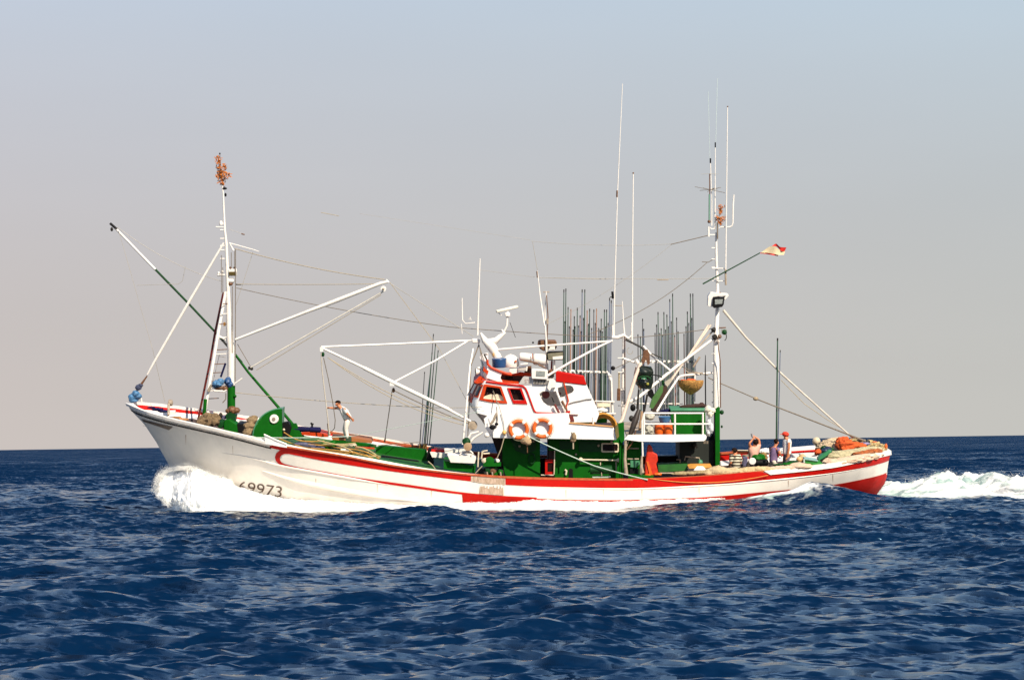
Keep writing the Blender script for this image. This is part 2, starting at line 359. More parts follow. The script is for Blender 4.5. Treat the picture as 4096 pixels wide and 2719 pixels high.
    l4 = N.new('ShaderNodeVectorMath'); l4.operation = 'SCALE'; L.new(a4.outputs[0], l4.inputs[0]); L.new(lee.outputs[0], l4.inputs['Scale']); l5 = N.new('ShaderNodeVectorMath'); l5.operation = 'ADD'; L.new(l4.outputs[0], l5.inputs[0]); L.new(lb.outputs[0], l5.inputs[1])
    la = N.new('ShaderNodeVectorMath'); la.operation = 'ADD'; L.new(sc_.outputs[0], la.inputs[0]); L.new(l5.outputs[0], la.inputs[1]); L.new(la.outputs[0], s3_.inputs[0]); L.new(g.outputs['Normal'], s3_.inputs[1])
    nn = N.new('ShaderNodeVectorMath'); nn.operation = 'NORMALIZE'; L.new(s3_.outputs[0], nn.inputs[0]); L.new(nn.outputs[0], b.inputs['Normal'])
    fb_ = N.new('ShaderNodeBsdfPrincipled'); fb_.inputs['Base Color'].default_value = (.86, .85, .82, 1); fb_.inputs['Roughness'].default_value = .9
    fn = N.new('ShaderNodeTexNoise'); fn.inputs['Scale'].default_value = 3.2; fn.inputs['Detail'].default_value = 8; fn.inputs['Roughness'].default_value = .7
    fm_ = N.new('ShaderNodeMapping'); fm_.inputs['Scale'].default_value = (.42, 1, 1); L.new(g.outputs['Position'], fm_.inputs[0]); L.new(fm_.outputs[0], fn.inputs['Vector'])
    bp = N.new('ShaderNodeBump'); bp.inputs['Strength'].default_value = .6; bp.inputs['Distance'].default_value = .12; L.new(fn.outputs['Fac'], bp.inputs['Height']); L.new(bp.outputs[0], fb_.inputs['Normal'])
    f2 = N.new('ShaderNodeTexNoise'); f2.inputs['Scale'].default_value = 1.1; f2.inputs['Detail'].default_value = 7; f2.inputs['Roughness'].default_value = .65
    f2m = N.new('ShaderNodeMapping'); f2m.inputs['Scale'].default_value = (.3, 1.5, 1.5); L.new(g.outputs['Position'], f2m.inputs[0]); L.new(f2m.outputs[0], f2.inputs['Vector'])
    f2r = N.new('ShaderNodeValToRGB'); f2r.color_ramp.elements[0].position = .38; f2r.color_ramp.elements[0].color = (.26, .36, .34, 1); f2r.color_ramp.elements[1].position = .56; f2r.color_ramp.elements[1].color = (.88, .86, .82, 1)
    L.new(f2.outputs['Fac'], f2r.inputs[0]); L.new(f2r.outputs[0], fb_.inputs['Base Color'])
    fa = N.new('ShaderNodeAttribute'); fa.attribute_name = 'foam'
    ad = N.new('ShaderNodeMath'); ad.operation = 'MULTIPLY_ADD'; L.new(fn.outputs['Fac'], ad.inputs[0]); ad.inputs[1].default_value = 1.5; L.new(fa.outputs['Fac'], ad.inputs[2])
    mr = N.new('ShaderNodeMapRange'); mr.inputs['From Min'].default_value = 1.0; mr.inputs['From Max'].default_value = 1.6; L.new(ad.outputs[0], mr.inputs['Value'])
    gt = N.new('ShaderNodeMath'); gt.operation = 'GREATER_THAN'; gt.inputs[1].default_value = .01; L.new(fa.outputs['Fac'], gt.inputs[0])
    mu = N.new('ShaderNodeMath'); mu.operation = 'MULTIPLY'; L.new(mr.outputs[0], mu.inputs[0]); L.new(gt.outputs[0], mu.inputs[1])
    mx = N.new('ShaderNodeMixShader'); L.new(mu.outputs[0], mx.inputs[0]); L.new(b.outputs[0], mx.inputs[1]); L.new(fb_.outputs[0], mx.inputs[2]); L.new(mx.outputs[0], out.inputs['Surface'])
    me.materials.append(m)
    o = bpy.data.objects.new('water', me); COL.objects.link(o); tag(o, kind='structure', label='choppy dark blue sea with white wake foam')
build_sea()
# ------------------------------------------------------------------ the boat: hull
BOAT = thing('fishing_boat', 'white and red wooden fishing boat with green deckhouse steaming to the left', 'fishing boat', world_pt(0, 0, -1.0))
RAIL = [(508, 1612), (567, 1639), (663, 1668), (783, 1696), (878, 1718), (974, 1742), (1060, 1765), (1146, 1785), (1200, 1794), (1363, 1820), (1579, 1861), (1742, 1883), (1884, 1897),
        (2022, 1907), (2200, 1913), (2500, 1917), (2680, 1912), (2850, 1902), (3072, 1881), (3309, 1856), (3462, 1825), (3530, 1810), (3558, 1803)]
BEAM = [(508, 0), (520, .5), (545, 1.0), (590, 1.55), (663, 2.0), (783, 2.5), (900, 2.8), (1060, 3.1), (1300, 3.3), (1600, 3.45), (2000, 3.5), (2500, 3.45), (2850, 3.3), (3072, 3.15), (3309, 2.85), (3440, 2.35), (3510, 1.7), (3545, .95), (3556, .45), (3560, 0)]
def beam_px(px): return interp(px, BEAM)
# tables in boat coordinates
NS = 150
_pxs = [508 + (3560 - 508) * (0.5 - 0.5 * math.cos(math.pi * i / NS)) for i in range(NS + 1)]
RX, RV, RB = [], [], []
for px in _pxs:
    b = beam_px(px); x, d, v = local(P(px, sinterp(px, RAIL) if px < 3558 else 1803, -b)); RX.append(x); RV.append(v); RB.append(b)
RX0, RX1 = RX[0], RX[-1]
def rail_v(x): return float(np.interp(x, RX, RV))
STEM = [local(P(px, py, 0)) for px, py in [(508, 1612), (521, 1638), (577, 1696), (625, 1768), (668, 1845), (685, 1878), (706, 1935), (735, 2010), (790, 2100), (880, 2160)]]
STERN = [local(P(px, py, 0)) for px, py in [(3560, 1803), (3562, 1816), (3555, 1842), (3549, 1880), (3548, 1905), (3538, 1935), (3505, 1980), (3450, 2040), (3400, 2100), (3380, 2160)]]
_sv = [p[2] for p in STEM][::-1]; _sx = [p[0] for p in STEM][::-1]; _ev = [p[2] for p in STERN][::-1]; _ex = [p[0] for p in STERN][::-1]
def stem_x(v): return float(np.interp(v, _sv, _sx))
def stern_x(v): return float(np.interp(v, _ev, _ex))
KEEL_V = local(P(2048, 2165, 0))[2]
UT = [(x - RX0) / (RX1 - RX0) for x in RX]
LOW = [(0, 0), (.02, .30), (.05, .75), (.10, 1.45), (.18, 2.25), (.28, 2.9), (.4, 3.25), (.6, 3.3), (.75, 2.95), (.85, 2.3), (.93, 1.4), (.975, .75), (1, 0)]
def half_beam(x, v):
    x0, x1 = stem_x(v), stern_x(v)
    u = (x - x0) / (x1 - x0)
    if u <= 0 or u >= 1: return 0.0
    rv = rail_v(min(max(x, RX0), RX1)); t = min(max((rv - v) / max(rv - KEEL_V, .1), 0), 1)
    top = float(np.interp(u, UT, RB)); low = interp(u, LOW)
    k = min(t / .75, 1); ks = k * k * (3 - 2 * k); w = min(max((u - .06) / .26, 0), 1); k = ks * w + (1 - (1 - k) ** 1.25) * (1 - w)
    if u > .8: k = max(k, 0) * 1.0
    b = top + (low - top) * k
    return b * (1 - max(t - .62, 0) / .38 * .9) if t > .62 else b
def hull_pt(px, py, off=0.0, it=7):
    d = -2.5
    for _ in range(it):
        x, _d, v = local(P(px, py, d)); d = .35 * d - .65 * half_beam(x, v)
    x, _d, v = local(P(px, py, d)); b = half_beam(x, v)
    e = .05
    nx = -(half_beam(x + e, v) - half_beam(x - e, v)) / (2 * e); nv = -(half_beam(x, v + e) - half_beam(x, v - e)) / (2 * e)
    nx = max(min(nx, 3), -3); nv = max(min(nv, 2), -2)
    n = (XV * nx - HV + UV * nv).normalized()
    return world_pt(x, -b, v) + n * off
def build_hull():
    m = MB(); rows = []
    T = [k / 44 for k in range(45)]
    for t in T:
        r = []
        for i, x in enumerate(RX):
            # each column starts on the rail and leans in with the stem or stern as it goes down
            u = UT[i]; rv = RV[i]; v = rv + (KEEL_V - rv) * t
            xx = stem_x(v) + (stern_x(v) - stem_x(v)) * u
            if t == 0: xx = x
            r.append((xx, half_beam(xx, v) if 0 < i < NS else 0.0, v))
            if t == 0: r[-1] = (x, RB[i], rv)
        rows.append(r)
    for s_ in (-1, 1):
        m.grid([[world_pt(x, s_ * b, v) for x, b, v in r] for r in rows])
    Ri = CR.transposed()
    for fi, f in enumerate(m.f):
        c = sum((m.v[i] for i in f), Vector()) / len(f); q = Ri @ (c - CAM_POS); px = 2048 + FPX * q.x / -q.z; py = 1359.5 - FPX * q.y / -q.z
        if px > 3490 and py > interp(px, [(3440, 1923), (3520, 1905), (3546, 1896), (3570, 1888)]): m.m[fi] = 1
        elif px > 3500 and interp(px, [(3500, 1836), (3530, 1828), (3565, 1814)]) < py < interp(px, [(3500, 1858), (3530, 1850), (3565, 1840)]): m.m[fi] = 2
    hull = m.build('hull', [HULLW, ANTIF, RED], BOAT)
    # rail cap and bulwark inside
    def ring(off, dv, lo=1, hi=NS - 1):
        out = []
        for i in list(range(lo, hi + 1)):
            b = max(RB[i] - off, 0.02); xx = RX[i]
            if dv < -.12:
                vv = RV[i] + dv; xx = stem_x(vv) + (stern_x(vv) - stem_x(vv)) * UT[i]; b = max(half_beam(xx, vv) - off, .02)
            if i < 12: xx = xx + off * 1.2 * (1 - i / 12)
            if i > NS - 14: xx = xx - off * (1 - (NS - i) / 14)
            out.append((xx, b, RV[i] + dv))
        return out
    def closed(off, dv):
        a = ring(off, dv); return [world_pt(x, -b, v) for x, b, v in a] + [world_pt(x, b, v) for x, b, v in reversed(a)]
    def strip(offs, name, material, x_lo=-99, x_hi=99, parent=hull):
        loops = [closed(o, dv) for o, dv in offs]; n = len(loops[0]); mb = MB()
        mb.v = [p for l in loops for p in l]
        for k in range(len(loops) - 1):
            for i in range(n):
                j = (i + 1) % n; xm = (loops[0][i].x + loops[0][j].x) / 2
                if x_lo <= xm < x_hi: mb.f.append((k * n + i, k * n + j, (k + 1) * n + j, (k + 1) * n + i)); mb.m.append(0)
        return mb.build(name, material, parent)
    xa = local(P(1090, 1780, -3))[0]; xb = local(P(3072, 1890, -3))[0]
    cap = [(-.03, -.10), (-.05, .0), (.20, .012), (.20, -.10)]
    strip(cap, 'rail_cap', PIPEW, -99, xa)
    strip([(-.03, -.04), (-.03, .02), (.16, .02), (.16, -.06)], 'rail_cap', mat('worn red rail', (.50, .10, .03), .6, var=.2, vscale=6), xa, xb)
    strip([(-.05, -.15), (-.05, .012), (.20, .012), (.20, -.06)], 'rail_cap', PIPEW, xb, 99)
    strip([(.11, -.05), (.12, -.30)], 'inner_bulwark', RED)
    strip([(.14, -.50), (.16, -1.1)], 'inner_bulwark', mat('shaded bulwark foot', (.05, .03, .03), .8))  # shade low inside the bow, painted as a dark strip
    strip([(.118, -.29), (.14, -.51)], 'inner_bulwark', mat('inner bulwark white', (.80, .76, .74), .5, var=.1))
    return hull
HULL = build_hull()
def ribbon(top, bot, name, material, parent=HULL, off=.006, n=None, thick=.012, rows=3):
    """painted or planked band laid on the hull between two lines of photo pixels"""
    n = n or max(2, int(abs(top[-1][0] - top[0][0]) / 18)); g = []
    x0, x1 = top[0][0], top[-1][0]; y0, y1 = bot[0][0], bot[-1][0]
    for i in range(n + 1):
        t = i / n; a = (x0 + (x1 - x0) * t); c = (y0 + (y1 - y0) * t)
        pa = (a, sinterp(a, top)); pc = (c, sinterp(c, bot))
        g.append([hull_pt(lerp(pa[0], pc[0], k / rows), lerp(pa[1], pc[1], k / rows), off) for k in range(rows + 1)])
    return MB().grid(g).build(name, material, parent)
RB_T = [(1085, 1771), (1200, 1793), (1363, 1819), (1579, 1860), (1742, 1882), (1884, 1896)]
RB_B = [(1078, 1789), (1136, 1803), (1200, 1823), (1417, 1862), (1634, 1893), (1883, 1924)]
ribbon(RB_T, RB_B, 'red_band', RED, off=.014)
ribbon([(2022, 1906), (2200, 1912), (2500, 1916), (2680, 1911), (2850, 1901), (3040, 1886), (3080, 1894), (3309, 1868), (3462, 1845), (3530, 1828), (3559, 1816)],
       [(2022, 1938), (2200, 1946), (2500, 1951), (2650, 1948), (2850, 1936), (3080, 1917), (3309, 1892), (3462, 1867), (3530, 1850), (3556, 1842)], 'red_band', RED, n=120, off=.014)
# thin red strake line joined to the band by a round loop
ribbon([(1130, 1853), (1200, 1869), (1300, 1886), (1417, 1907), (1634, 1937), (1845, 1967), (2000, 1981), (2147, 1988)],
       [(1130, 1862), (1200, 1879), (1300, 1896), (1417, 1916), (1634, 1947), (1845, 1976), (2000, 1990), (2147, 1993)], 'red_line', RED, off=.016)
lp = []
for k in range(15):
    a = math.radians(90 + 180 * k / 14)
    ox, oy = 1134 + 33 * math.cos(a), 1827 - 29 * math.sin(a) * 1.0 + 4 * math.cos(a)
    ix, iy = 1136 + 19 * math.cos(a), 1834 - 20 * math.sin(a) * 1.0 + 3 * math.cos(a)
    lp.append([hull_pt(lerp(ox, ix, q / 3), lerp(oy, iy, q / 3) , .011) for q in range(4)])
# outer edge meets the band above and the line below
lp = []
OUT = [(1200, 1800), (1165, 1796), (1138, 1795), (1118, 1801), (1105, 1812), (1100, 1827), (1104, 1842), (1114, 1853), (1130, 1862), (1150, 1867)]
INN = [(1200, 1823), (1180, 1819), (1155, 1814), (1138, 1814), (1126, 1820), (1120, 1830), (1121, 1840), (1127, 1848), (1136, 1853), (1150, 1858)]
for o_, i_ in zip(OUT, INN): lp.append([hull_pt(lerp(o_[0], i_[0], q / 3), lerp(o_[1], i_[1], q / 3), .016) for q in range(4)])
MB().grid(lp).build('red_loop', RED, HULL)
# antifouling
AF = [(1848, 1974), (2000, 1988), (2147, 1993), (2300, 1998), (2430, 1999), (2600, 1996), (2760, 1990), (2900, 1981), (3022, 1969), (3200, 1952), (3336, 1936), (3460, 1913), (3520, 1899), (3546, 1890)]
ribbon([(1848, 1974)] + AF[1:], [(1862, 2100), (2500, 2110), (3200, 2110), (3400, 2075), (3486, 2024)], 'antifouling', ANTIF, off=.022, n=200, rows=14)
ribbon([(1640, 2030), (1848, 2045)], [(1640, 2100), (1862, 2110)], 'antifouling', ANTIF, off=.008, rows=5)
# white notch of the draught marks
ribbon([(1872, 1976), (1893, 1979)], [(1882, 2006), (1903, 2008)], 'draught_mark', HULLW, off=.016, n=2)
# boarding patch amidships
PATCH = mat('scraped beige planking', (.55, .40, .30), .7, var=.18, vscale=3, stretch=(4, 1, 1.2), col2=(.30, .20, .12))
ribbon([(1884, 1900), (1950, 1906), (2020, 1909)], [(1884, 1924), (1950, 1934), (2020, 1938)], 'gangway_panel', PATCH, off=.02, n=8)
ribbon([(1920, 1944), (2012, 1948)], [(1917, 1972), (2015, 1980)], 'gangway_panel', PATCH, off=.03, n=8)
for px, w, h in ((1938, 7, 12), (1950, 6, 16), (1976, 9, 13), (1990, 7, 16), (2002, 6, 14)):
    ribbon([(px, 1936), (px + w * 1.3, 1937)], [(px + 1, 1936 + h), (px + w, 1937 + h)], 'gangway_panel', HULLW, off=.04, n=2)
# black line under the white rail at the bow and rubbing strakes
BL = [(x, sinterp(x, RAIL)) for x in (524, 540, 567, 663, 783, 878, 974, 1060, 1085)]
ribbon([(x, y + 18) for x, y in BL], [(x + (2 if x < 530 else 0), y + 23) for x, y in BL], 'black_line', BLACK, off=.03)
def strake(pts, r, name='rubbing_strake', material=HULLW):
    n = max(6, int((pts[-1][0] - pts[0][0]) / 20)); c = [hull_pt(pts[0][0] + (pts[-1][0] - pts[0][0]) * i / n, sinterp(pts[0][0] + (pts[-1][0] - pts[0][0]) * i / n, pts), .0) for i in range(n + 1)]
    R = [r * min(1, .15 + 3 * min(i / n, 1 - i / n)) for i in range(n + 1)]
    return MB().path(c, R, 8).build(name, material, HULL)
strake([(885, 1810), (1010, 1831), (1110, 1858), (1300, 1893), (1600, 1946)], .045)
strake([(1050, 1882), (1200, 1925), (1420, 1967), (1680, 2006)], .10)
strake([(2019, 1942), (2500, 1954), (2850, 1939), (3080, 1920), (3309, 1895), (3462, 1870), (3545, 1846)], .03)
STN = mat('faint rust streak', (.62, .46, .34), .6, var=.15)
for px, y0, ln, w in ((1262, 1912, 30, 3), (1508, 1935, 34, 2.5), (1724, 1962, 26, 3), (2262, 1958, 32, 3), (2412, 1956, 24, 2.5), (2566, 1957, 34, 3.5), (2795, 1950, 28, 2.5), (3152, 1920, 26, 3), (3330, 1896, 30, 2.5), (742, 1738, 40, 3), (930, 1782, 34, 2.5)):
    ribbon([(px, y0), (px + w, y0)], [(px + 1.5, y0 + ln), (px + 2.2, y0 + ln)], 'rust_streak', STN, off=.012, n=2)
# name lettering, unreadable at this range: slanting dark strokes under the bow rail
INK = mat('dark brown lettering', (.10, .055, .035), .6)
TAUPE = mat('taupe lettering ground', (.36, .28, .20), .6)
ribbon([(568, 1676), (620, 1690), (692, 1706)], [(574, 1684), (628, 1700), (676, 1719)], 'name_lettering', TAUPE, off=.016, n=8)
for k in range(4):
    ribbon([(566 + k * 3, 1675 + k * 3.0), (628, 1691 + k * 3.0), (690 - k * 4, 1705.5 + k * 3.8)], [(566 + k * 3, 1676.4 + k * 3.0), (628, 1692.6 + k * 3.0), (690 - k * 4, 1707.5 + k * 3.8)], 'name_lettering', INK, off=.02, n=8)
def font_mesh(txt):
    cu = bpy.data.curves.new('lettering', 'FONT'); cu.body = txt; cu.size = 1.0; cu.resolution_u = 4; cu.offset = -.004
    ob = bpy.data.objects.new('lettering', cu); COL.objects.link(ob)
    dg = bpy.context.evaluated_depsgraph_get(); me = bpy.data.meshes.new_from_object(ob.evaluated_get(dg))
    vs = [v.co.copy() for v in me.vertices]; fs = [tuple(p.vertices) for p in me.polygons]
    bpy.data.objects.remove(ob); bpy.data.meshes.remove(me); return vs, fs
vs, fs = font_mesh('69973')
wmax = max(v.x for v in vs)
g = []
for v in vs:   # baseline runs down to the right with the sheer
    px = 949 + 176 * v.x / wmax + v.y * 8; py = 1964 + 24 * v.x / wmax - v.y * 62
    g.append(hull_pt(px, py, .02))
MB().add(g, fs).build('registration_number', INK, HULL, smooth=False)
# decks
def deck(x0, x1, dv, material, name, n=40, inset=.16):
    rows = []
    for i in range(n + 1):
        x = lerp(x0, x1, i / n); v = rail_v(x) + (dv(x) if callable(dv) else dv); b = max(half_beam(x, v) - inset + .04, .03)
        rows.append([world_pt(x, b * k / 4, v) for k in range(-4, 5)])
    top = [p for r in rows for p in r]
    return MB().grid(rows).build(name, material, BOAT)
xm = local(P(1060, 1780, 0))[0]; xw = local(P(1980, 1900, 0))[0]; xe = local(P(3545, 1800, 0))[0]
deck(RX0 + .6, xm, -.80, mat('shaded fore deck', (.06, .035, .03), .8, var=.25, vscale=3), 'foredeck')  # deck coloured dark for the shade inside the bow
deck(xm, xw, -.30, DECKG, 'main_deck')
deck(xw, xe, -.66, mat('brown after deck', (.07, .05, .045), .8, var=.25, vscale=3), 'after_deck')
# ------------------------------------------------------------------ masts, booms and rigging
def pxr(w): return w * .005       # photo pixels of width -> radius in metres (100 px = 1 m)
def tube(R, pts, w, name, material, parent, d=0.0, n=8):
    """polyline of region pixels; d may be a pair (start, end)"""
    dd = d if isinstance(d, tuple) else (d, d); k = len(pts)
    P3 = [R(x, y, lerp(dd[0], dd[1], i / max(k - 1, 1))) for i, (x, y) in enumerate(pts)]
    ww = w if isinstance(w, (list, tuple)) else [w] * k
    return MB().path(P3, [pxr(a) for a in ww], n).build(name, material, parent)
def line(a, b, w, name, material, parent, s=0.0, n=5, seg=10):
    return MB().path(sag(a, b, s, seg), pxr(w), n).build(name, material, parent)
# ---- foremast
fm = MB()
fm.path([r1(1098, 560), r1(1098, 290), r1(1098, 0), r6(905, 1400), r6(893, 1080)], [pxr(30), pxr(30), pxr(31), pxr(30), pxr(18)], 14)
fm.path([r6(893, 1085), r6(880, 740), r6(869, 640), r6(858, 385), r6(850, 325)], [pxr(15), pxr(12), pxr(9), pxr(6), pxr(4)], 10)
FMAST = fm.build('foremast', PIPEW, BOAT)
MB().path([r1(1100, 700), r1(1098, 560), r1(1098, 295)], [pxr(34), pxr(33), pxr(32)], 14).build('mast_foot', GREEN, FMAST)
for y in (755, 845, 785, 705, 645, 600):     # rungs on the topmast
    tube(r6, [(838, y), (868, y)], 5, 'rung', PIPEW, FMAST)
for x, y in ((828, 945), (852, 935)): MB().ball(r6(x, y), .06).build('horn', PIPEW, FMAST)
MB().lathe(r6(818, 958), XV, [(0, .035), (.02, .06), (.12, .045), (.3, .03)], 12).build('horn', PIPEW, FMAST)
MB().lathe(r6(843, 612), UV, [(0, .05), (.02, .07), (.1, .07), (.17, .05), (.18, .0)], 12).build('lantern', PIPEW, FMAST)
tube(r6, [(808, 624), (868, 626)], 5, 'bracket', PIPEW, FMAST)
FL = MB().box(r6(925, 940), .33, .22, .28).build('floodlight', PIPEW, FMAST, bevel=.02)
MB().box(r6(925, 948, -.13), .29, .02, .14).build('lamp_glass', mat('amber dark glass', (.10, .07, .02), .2), FL)
for x in (910, 938): MB().ball(r6(x, 908), .05).build('mount', BROWN, FL)
MB().lathe(r6(895, 1000), XV, [(0, .06), (.05, .09), (.22, .08), (.24, .03)], 12).build('horn', PIPEW, FMAST)
MB().ball(r6(908, 1020), .11, sq=(1, .8, .7)).build('block', BROWN, FMAST)
MB().box(r6(868, 1300), .08, .1, .14).build('yellow_lamp', YELLOW, FMAST)
MB().ball(r6(868, 356), .05, sq=(2, 1, 1)).build('block', BLACK, FMAST); MB().ball(r6(875, 400), .055, sq=(.8, 1, 1.4)).build('block', BLACK, FMAST)
# truss legs of the mast
tube(r6, [(875, 1075), (820, 1380), (795, 1530), (722, 1960)], 12, 'mast_leg', PIPEW, FMAST, d=(0, -.9))
tube(r1, [(882, 410), (865, 625)], 14, 'mast_leg', GREEN, FMAST, d=-.9)
tube(r6, [(860, 1080), (800, 1370), (766, 1568), (660, 2080)], 9, 'mast_leg', DKRED, FMAST, d=(0, .9))
for y in (1160, 1230, 1300, 1395, 1480, 1510, 1580, 1640, 1700, 1765, 1820):
    a = lerp(872, 722, (y - 1075) / 885); tube(r6, [(a, y), (min(a + 82, 900), y - 4)], 3.4, 'rung', PIPEW if y % 20 else BROWN, FMAST, d=(-.3, 0))
tube(r6, [(815, 1375), (885, 1415)], 8, 'bracket', PIPEW, FMAST); tube(r6, [(845, 1410), (890, 1450)], 6, 'bracket', DARK, FMAST)
for x, a, b in ((945, 780, 1700), (915, 800, 910), (938, 790, 905), (922, 1035, 1500), (846, 820, 1080), (856, 905, 1090)):
    tube(r6, [(x, a), (x - (2 if b > 1500 else 0), b)], 3.2 if b > 1200 else 2.6, 'halyard', ROPED, FMAST, d=-.15)
# forestay spar
tube(r6, [(862, 735), (620, 1145), (375, 1568), (330, 1650)], [9, 12, 10, 7], 'forestay', PIPEW, FMAST, d=0)
tube(r1, [(395, 215), (345, 285)], [5, 10], 'turnbuckle', BROWN, FMAST); tube(r1, [(345, 285), (325, 320)], 11, 'turnbuckle', PIPEW, FMAST)
# bow boom: white outer half, green inner half
BB = MB().path([r6(70, 600, .35), r6(120, 645, .35), r6(385, 920, .35)], [pxr(6), pxr(9), pxr(10)], 10).build('bow_boom', PIPEW, BOAT)
tube(r6, [(384, 918), (620, 1160), (800, 1352), (990, 1568)], 9, 'inner_boom', DGREEN, BB, d=.35)
tube(r1, [(1130, 35), (1240, 185), (1490, 475), (1700, 725)], [10, 10, 12, 13], 'inner_boom', GREEN, BB, d=.35)
tube(r6, [(70, 598), (118, 640)], 10, 'boom_head', BLACK, BB, d=.35); MB().ball(r6(82, 640, .35), .07, sq=(.8, .6, 1.2)).build('block', DARK, BB)
tube(r1, [(1572, 640), (1710, 760)], 7, 'boom_stay', ROPE, BB, d=.2)
MB().box(r1(1255, 150, .35), .14, .12, .12).build('block', DARK, BB)
line(r6(120, 625, .3), r6(858, 1005, 0), 2.0, 'stay', WIRE, BB, .25)
line(r6(130, 650, .3), r1(442, 0, 0), 1.6, 'stay', WIRE, BB); line(r1(442, 0, 0), r1(542, 430, .5), 1.8, 'stay', WIRE, BB)
line(r6(255, 1030, .3), r6(500, 1022, .3), 1.6, 'stay', WIRE, BB)
MB().path([r6(500, 1022, .3), r6(545, 1022, .3), (r6(575, 1000, .3)), r6(595, 900, .3)], pxr(1.8), 5).build('stay', WIRE, BB)
# cargo boom
CB = MB().path([r6(945, 1408, -.2), r6(1440, 1215, -.6), r6(1640, 1140, -.8), r6(1960, 1015, -1), r6(2010, 1005, -1)], [pxr(10), pxr(13), pxr(17), pxr(14), pxr(9)], 12).build('cargo_boom', PIPEW, BOAT)
MB().path([r6(2012, 1010, -1), r6(1995, 990, -1)], [pxr(8), pxr(6)], 8).build('boom_head', PIPEW, CB)
MB().lathe(r6(1975, 1055, -1.05), HV, [(0, .03), (.01, .11), (.1, .11), (.11, .03)], 16).build('block', PIPEW, CB); MB().ball(r6(1975, 1055, -1.1), .045).build('pin', BEIGEP, CB)
MB().box(r6(1612, 1150, -.78), .18, .1, .1).build('fitting', PIPEW, CB)
tube(r6, [(1050, 1602), (1980, 1070)], 5, 'lift_line', mat('pale line', (.72, .66, .56), .7), CB, d=(-.2, -1)); tube(r6, [(1090, 1620), (1960, 1095)], 2.4, 'lift_line', ROPE, CB, d=(-.1, -1))
tube(r1, [(1120, 285), (1190, 235)], 5, 'lift_line', PIPEW, CB, d=-.2)
line(r6(940, 775, 0), r6(1985, 990, -1), 3.2, 'stay', ROPE, CB, .12); line(r6(950, 1022, 0), r6(1935, 1020, -1), 2.6, 'stay', ROPE, CB, .02)
tube(r6, [(900, 735), (1070, 782), (1108, 795)], [4, 3, 2], 'bridle', PIPEW, CB, d=-.1); tube(r6, [(905, 740), (930, 788)], [4, 8], 'bridle', PIPEW, CB, d=-.1)
line(r6(950, 1048, 0), r3(0, 15, 0), 2.8, 'stay', ROPED, CB, .1); line(r3(0, 15, 0), r4(220, 110, 0), 2.8, 'stay', ROPED, CB, .03); line(r4(220, 110, 0), r4(930, 30, .2), 3.0, 'stay', ROPED, CB, .03)
tube(r6, [(945, 1024), (985, 1024)], 5, 'bracket', DARK, CB)
line(r6(1065, 800, 0), r6(940, 1190, 0), 1.8, 'stay', WIRE, CB)
line(r6(2020, 1015, -1), r3(185, 90, -.5), 2.2, 'stay', WIRE, CB); line(r6(2020, 1010, -1), P(1760, 1400, -.6), 2.4, 'stay', ROPE, CB); line(P(1760, 1400, -.6), P(1868, 1605, -.6), 1.6, 'stay', ROPE, CB)
line(r6(900, 640, 0), r6(1000, 674, 0), 1.4, 'stay', WIRE, CB); tube(r6, [(985, 671), (1008, 677)], 5, 'insulator', BROWN, CB, d=0)
line(r1(1130, 355, -.3), r2(890, 605, -1.5), 2.4, 'stay', ROPE, CB, .06); line(r2(890, 605, -1.5), r3(250, 640, -2.4), 1.8, 'stay', ROPE, CB, .03)
line(r6(958, 1440, 0), r1(1275, 165, .1), 3, 'stay', ROPED, CB)
MB().ball(r1(1268, 155, 0), .07).build('block', DARK, CB)
line(r1(985, 50, .2), r1(1050, 60, 0), 2, 'stay', WIRE, CB)
line(r1(1000, 30, .6), r1(935, 310, .8), 2, 'stay', WIRE, CB)
# ---- midships derrick (white A-frame boom)
AP = (155, 170)
DK = MB().path([r2(160, 168, -1.6), r2(465, 312, -1.7), r2(475, 318, -1.7), r2(690, 425, -1.75), r2(1110, 628, -1.9), r2(1120, 636, -1.9), r2(1275, 718, -1.9)], [pxr(9), pxr(11), pxr(15), pxr(16), pxr(15), pxr(11), pxr(10)], 12).build('landing_derrick', PIPEW, BOAT)
tube(r2, [(158, 160), (530, 146), (1235, 116)], [7, 7, 8], 'derrick_stay', PIPEW, DK, d=(-1.6, -.5)); tube(r2, [(690, 422), (1000, 262), (1235, 120)], 7, 'derrick_stay', PIPEW, DK, d=(-1.75, -.5))
MB().box(r2(160, 178, -1.6), .12, .14, .16).build('boom_head', PIPEW, DK); MB().box(r2(680, 435, -1.75), .18, .12, .12).build('fitting', PIPEW, DK)
for x, y in ((170, 216), (690, 480)): MB().ball(r2(x, y, -1.6), .075, sq=(.8, .5, 1.3)).build('block', DGREEN if x < 200 else BROWN, DK)
tube(r2, [(156, 205), (162, 330), (205, 690), (216, 800)], 4.5, 'hanging_rope', mat('pale rope', (.62, .55, .46), .8), DK, d=(-1.6, -1.2))
tube(r2, [(174, 240), (210, 400), (245, 590), (260, 700), (255, 760), (236, 783), (214, 775), (205, 730)], 3.2, 'hanging_rope', ROPED, DK, d=(-1.6, -1.0))
tube(r2, [(205, 725), (212, 800)], 6, 'hook', BROWN, DK, d=-1.1)
tube(r2, [(682, 470), (650, 690), (625, 862)], 3.4, 'hanging_rope', ROPED, DK, d=(-1.7, -.5)); tube(r2, [(629, 835), (624, 862)], 6, 'hook', DARK, DK, d=-.5)
line(r2(205, 238, -1.6), r2(1215, 738, -1.9), 3, 'fall', ROPE, DK, .35); line(r2(215, 245, -1.6), r2(1245, 720, -1.9), 3, 'fall', ROPE, DK, .28); line(r2(700, 485, -1.7), r2(1240, 722, -1.9), 4, 'fall', ROPED, DK, .05)
MB().lathe(r2(1275, 740, -1.95), HV, [(-.12, .05), (-.1, .18), (.1, .18), (.12, .05)], 14).build('gooseneck', BEIGEP, DK)
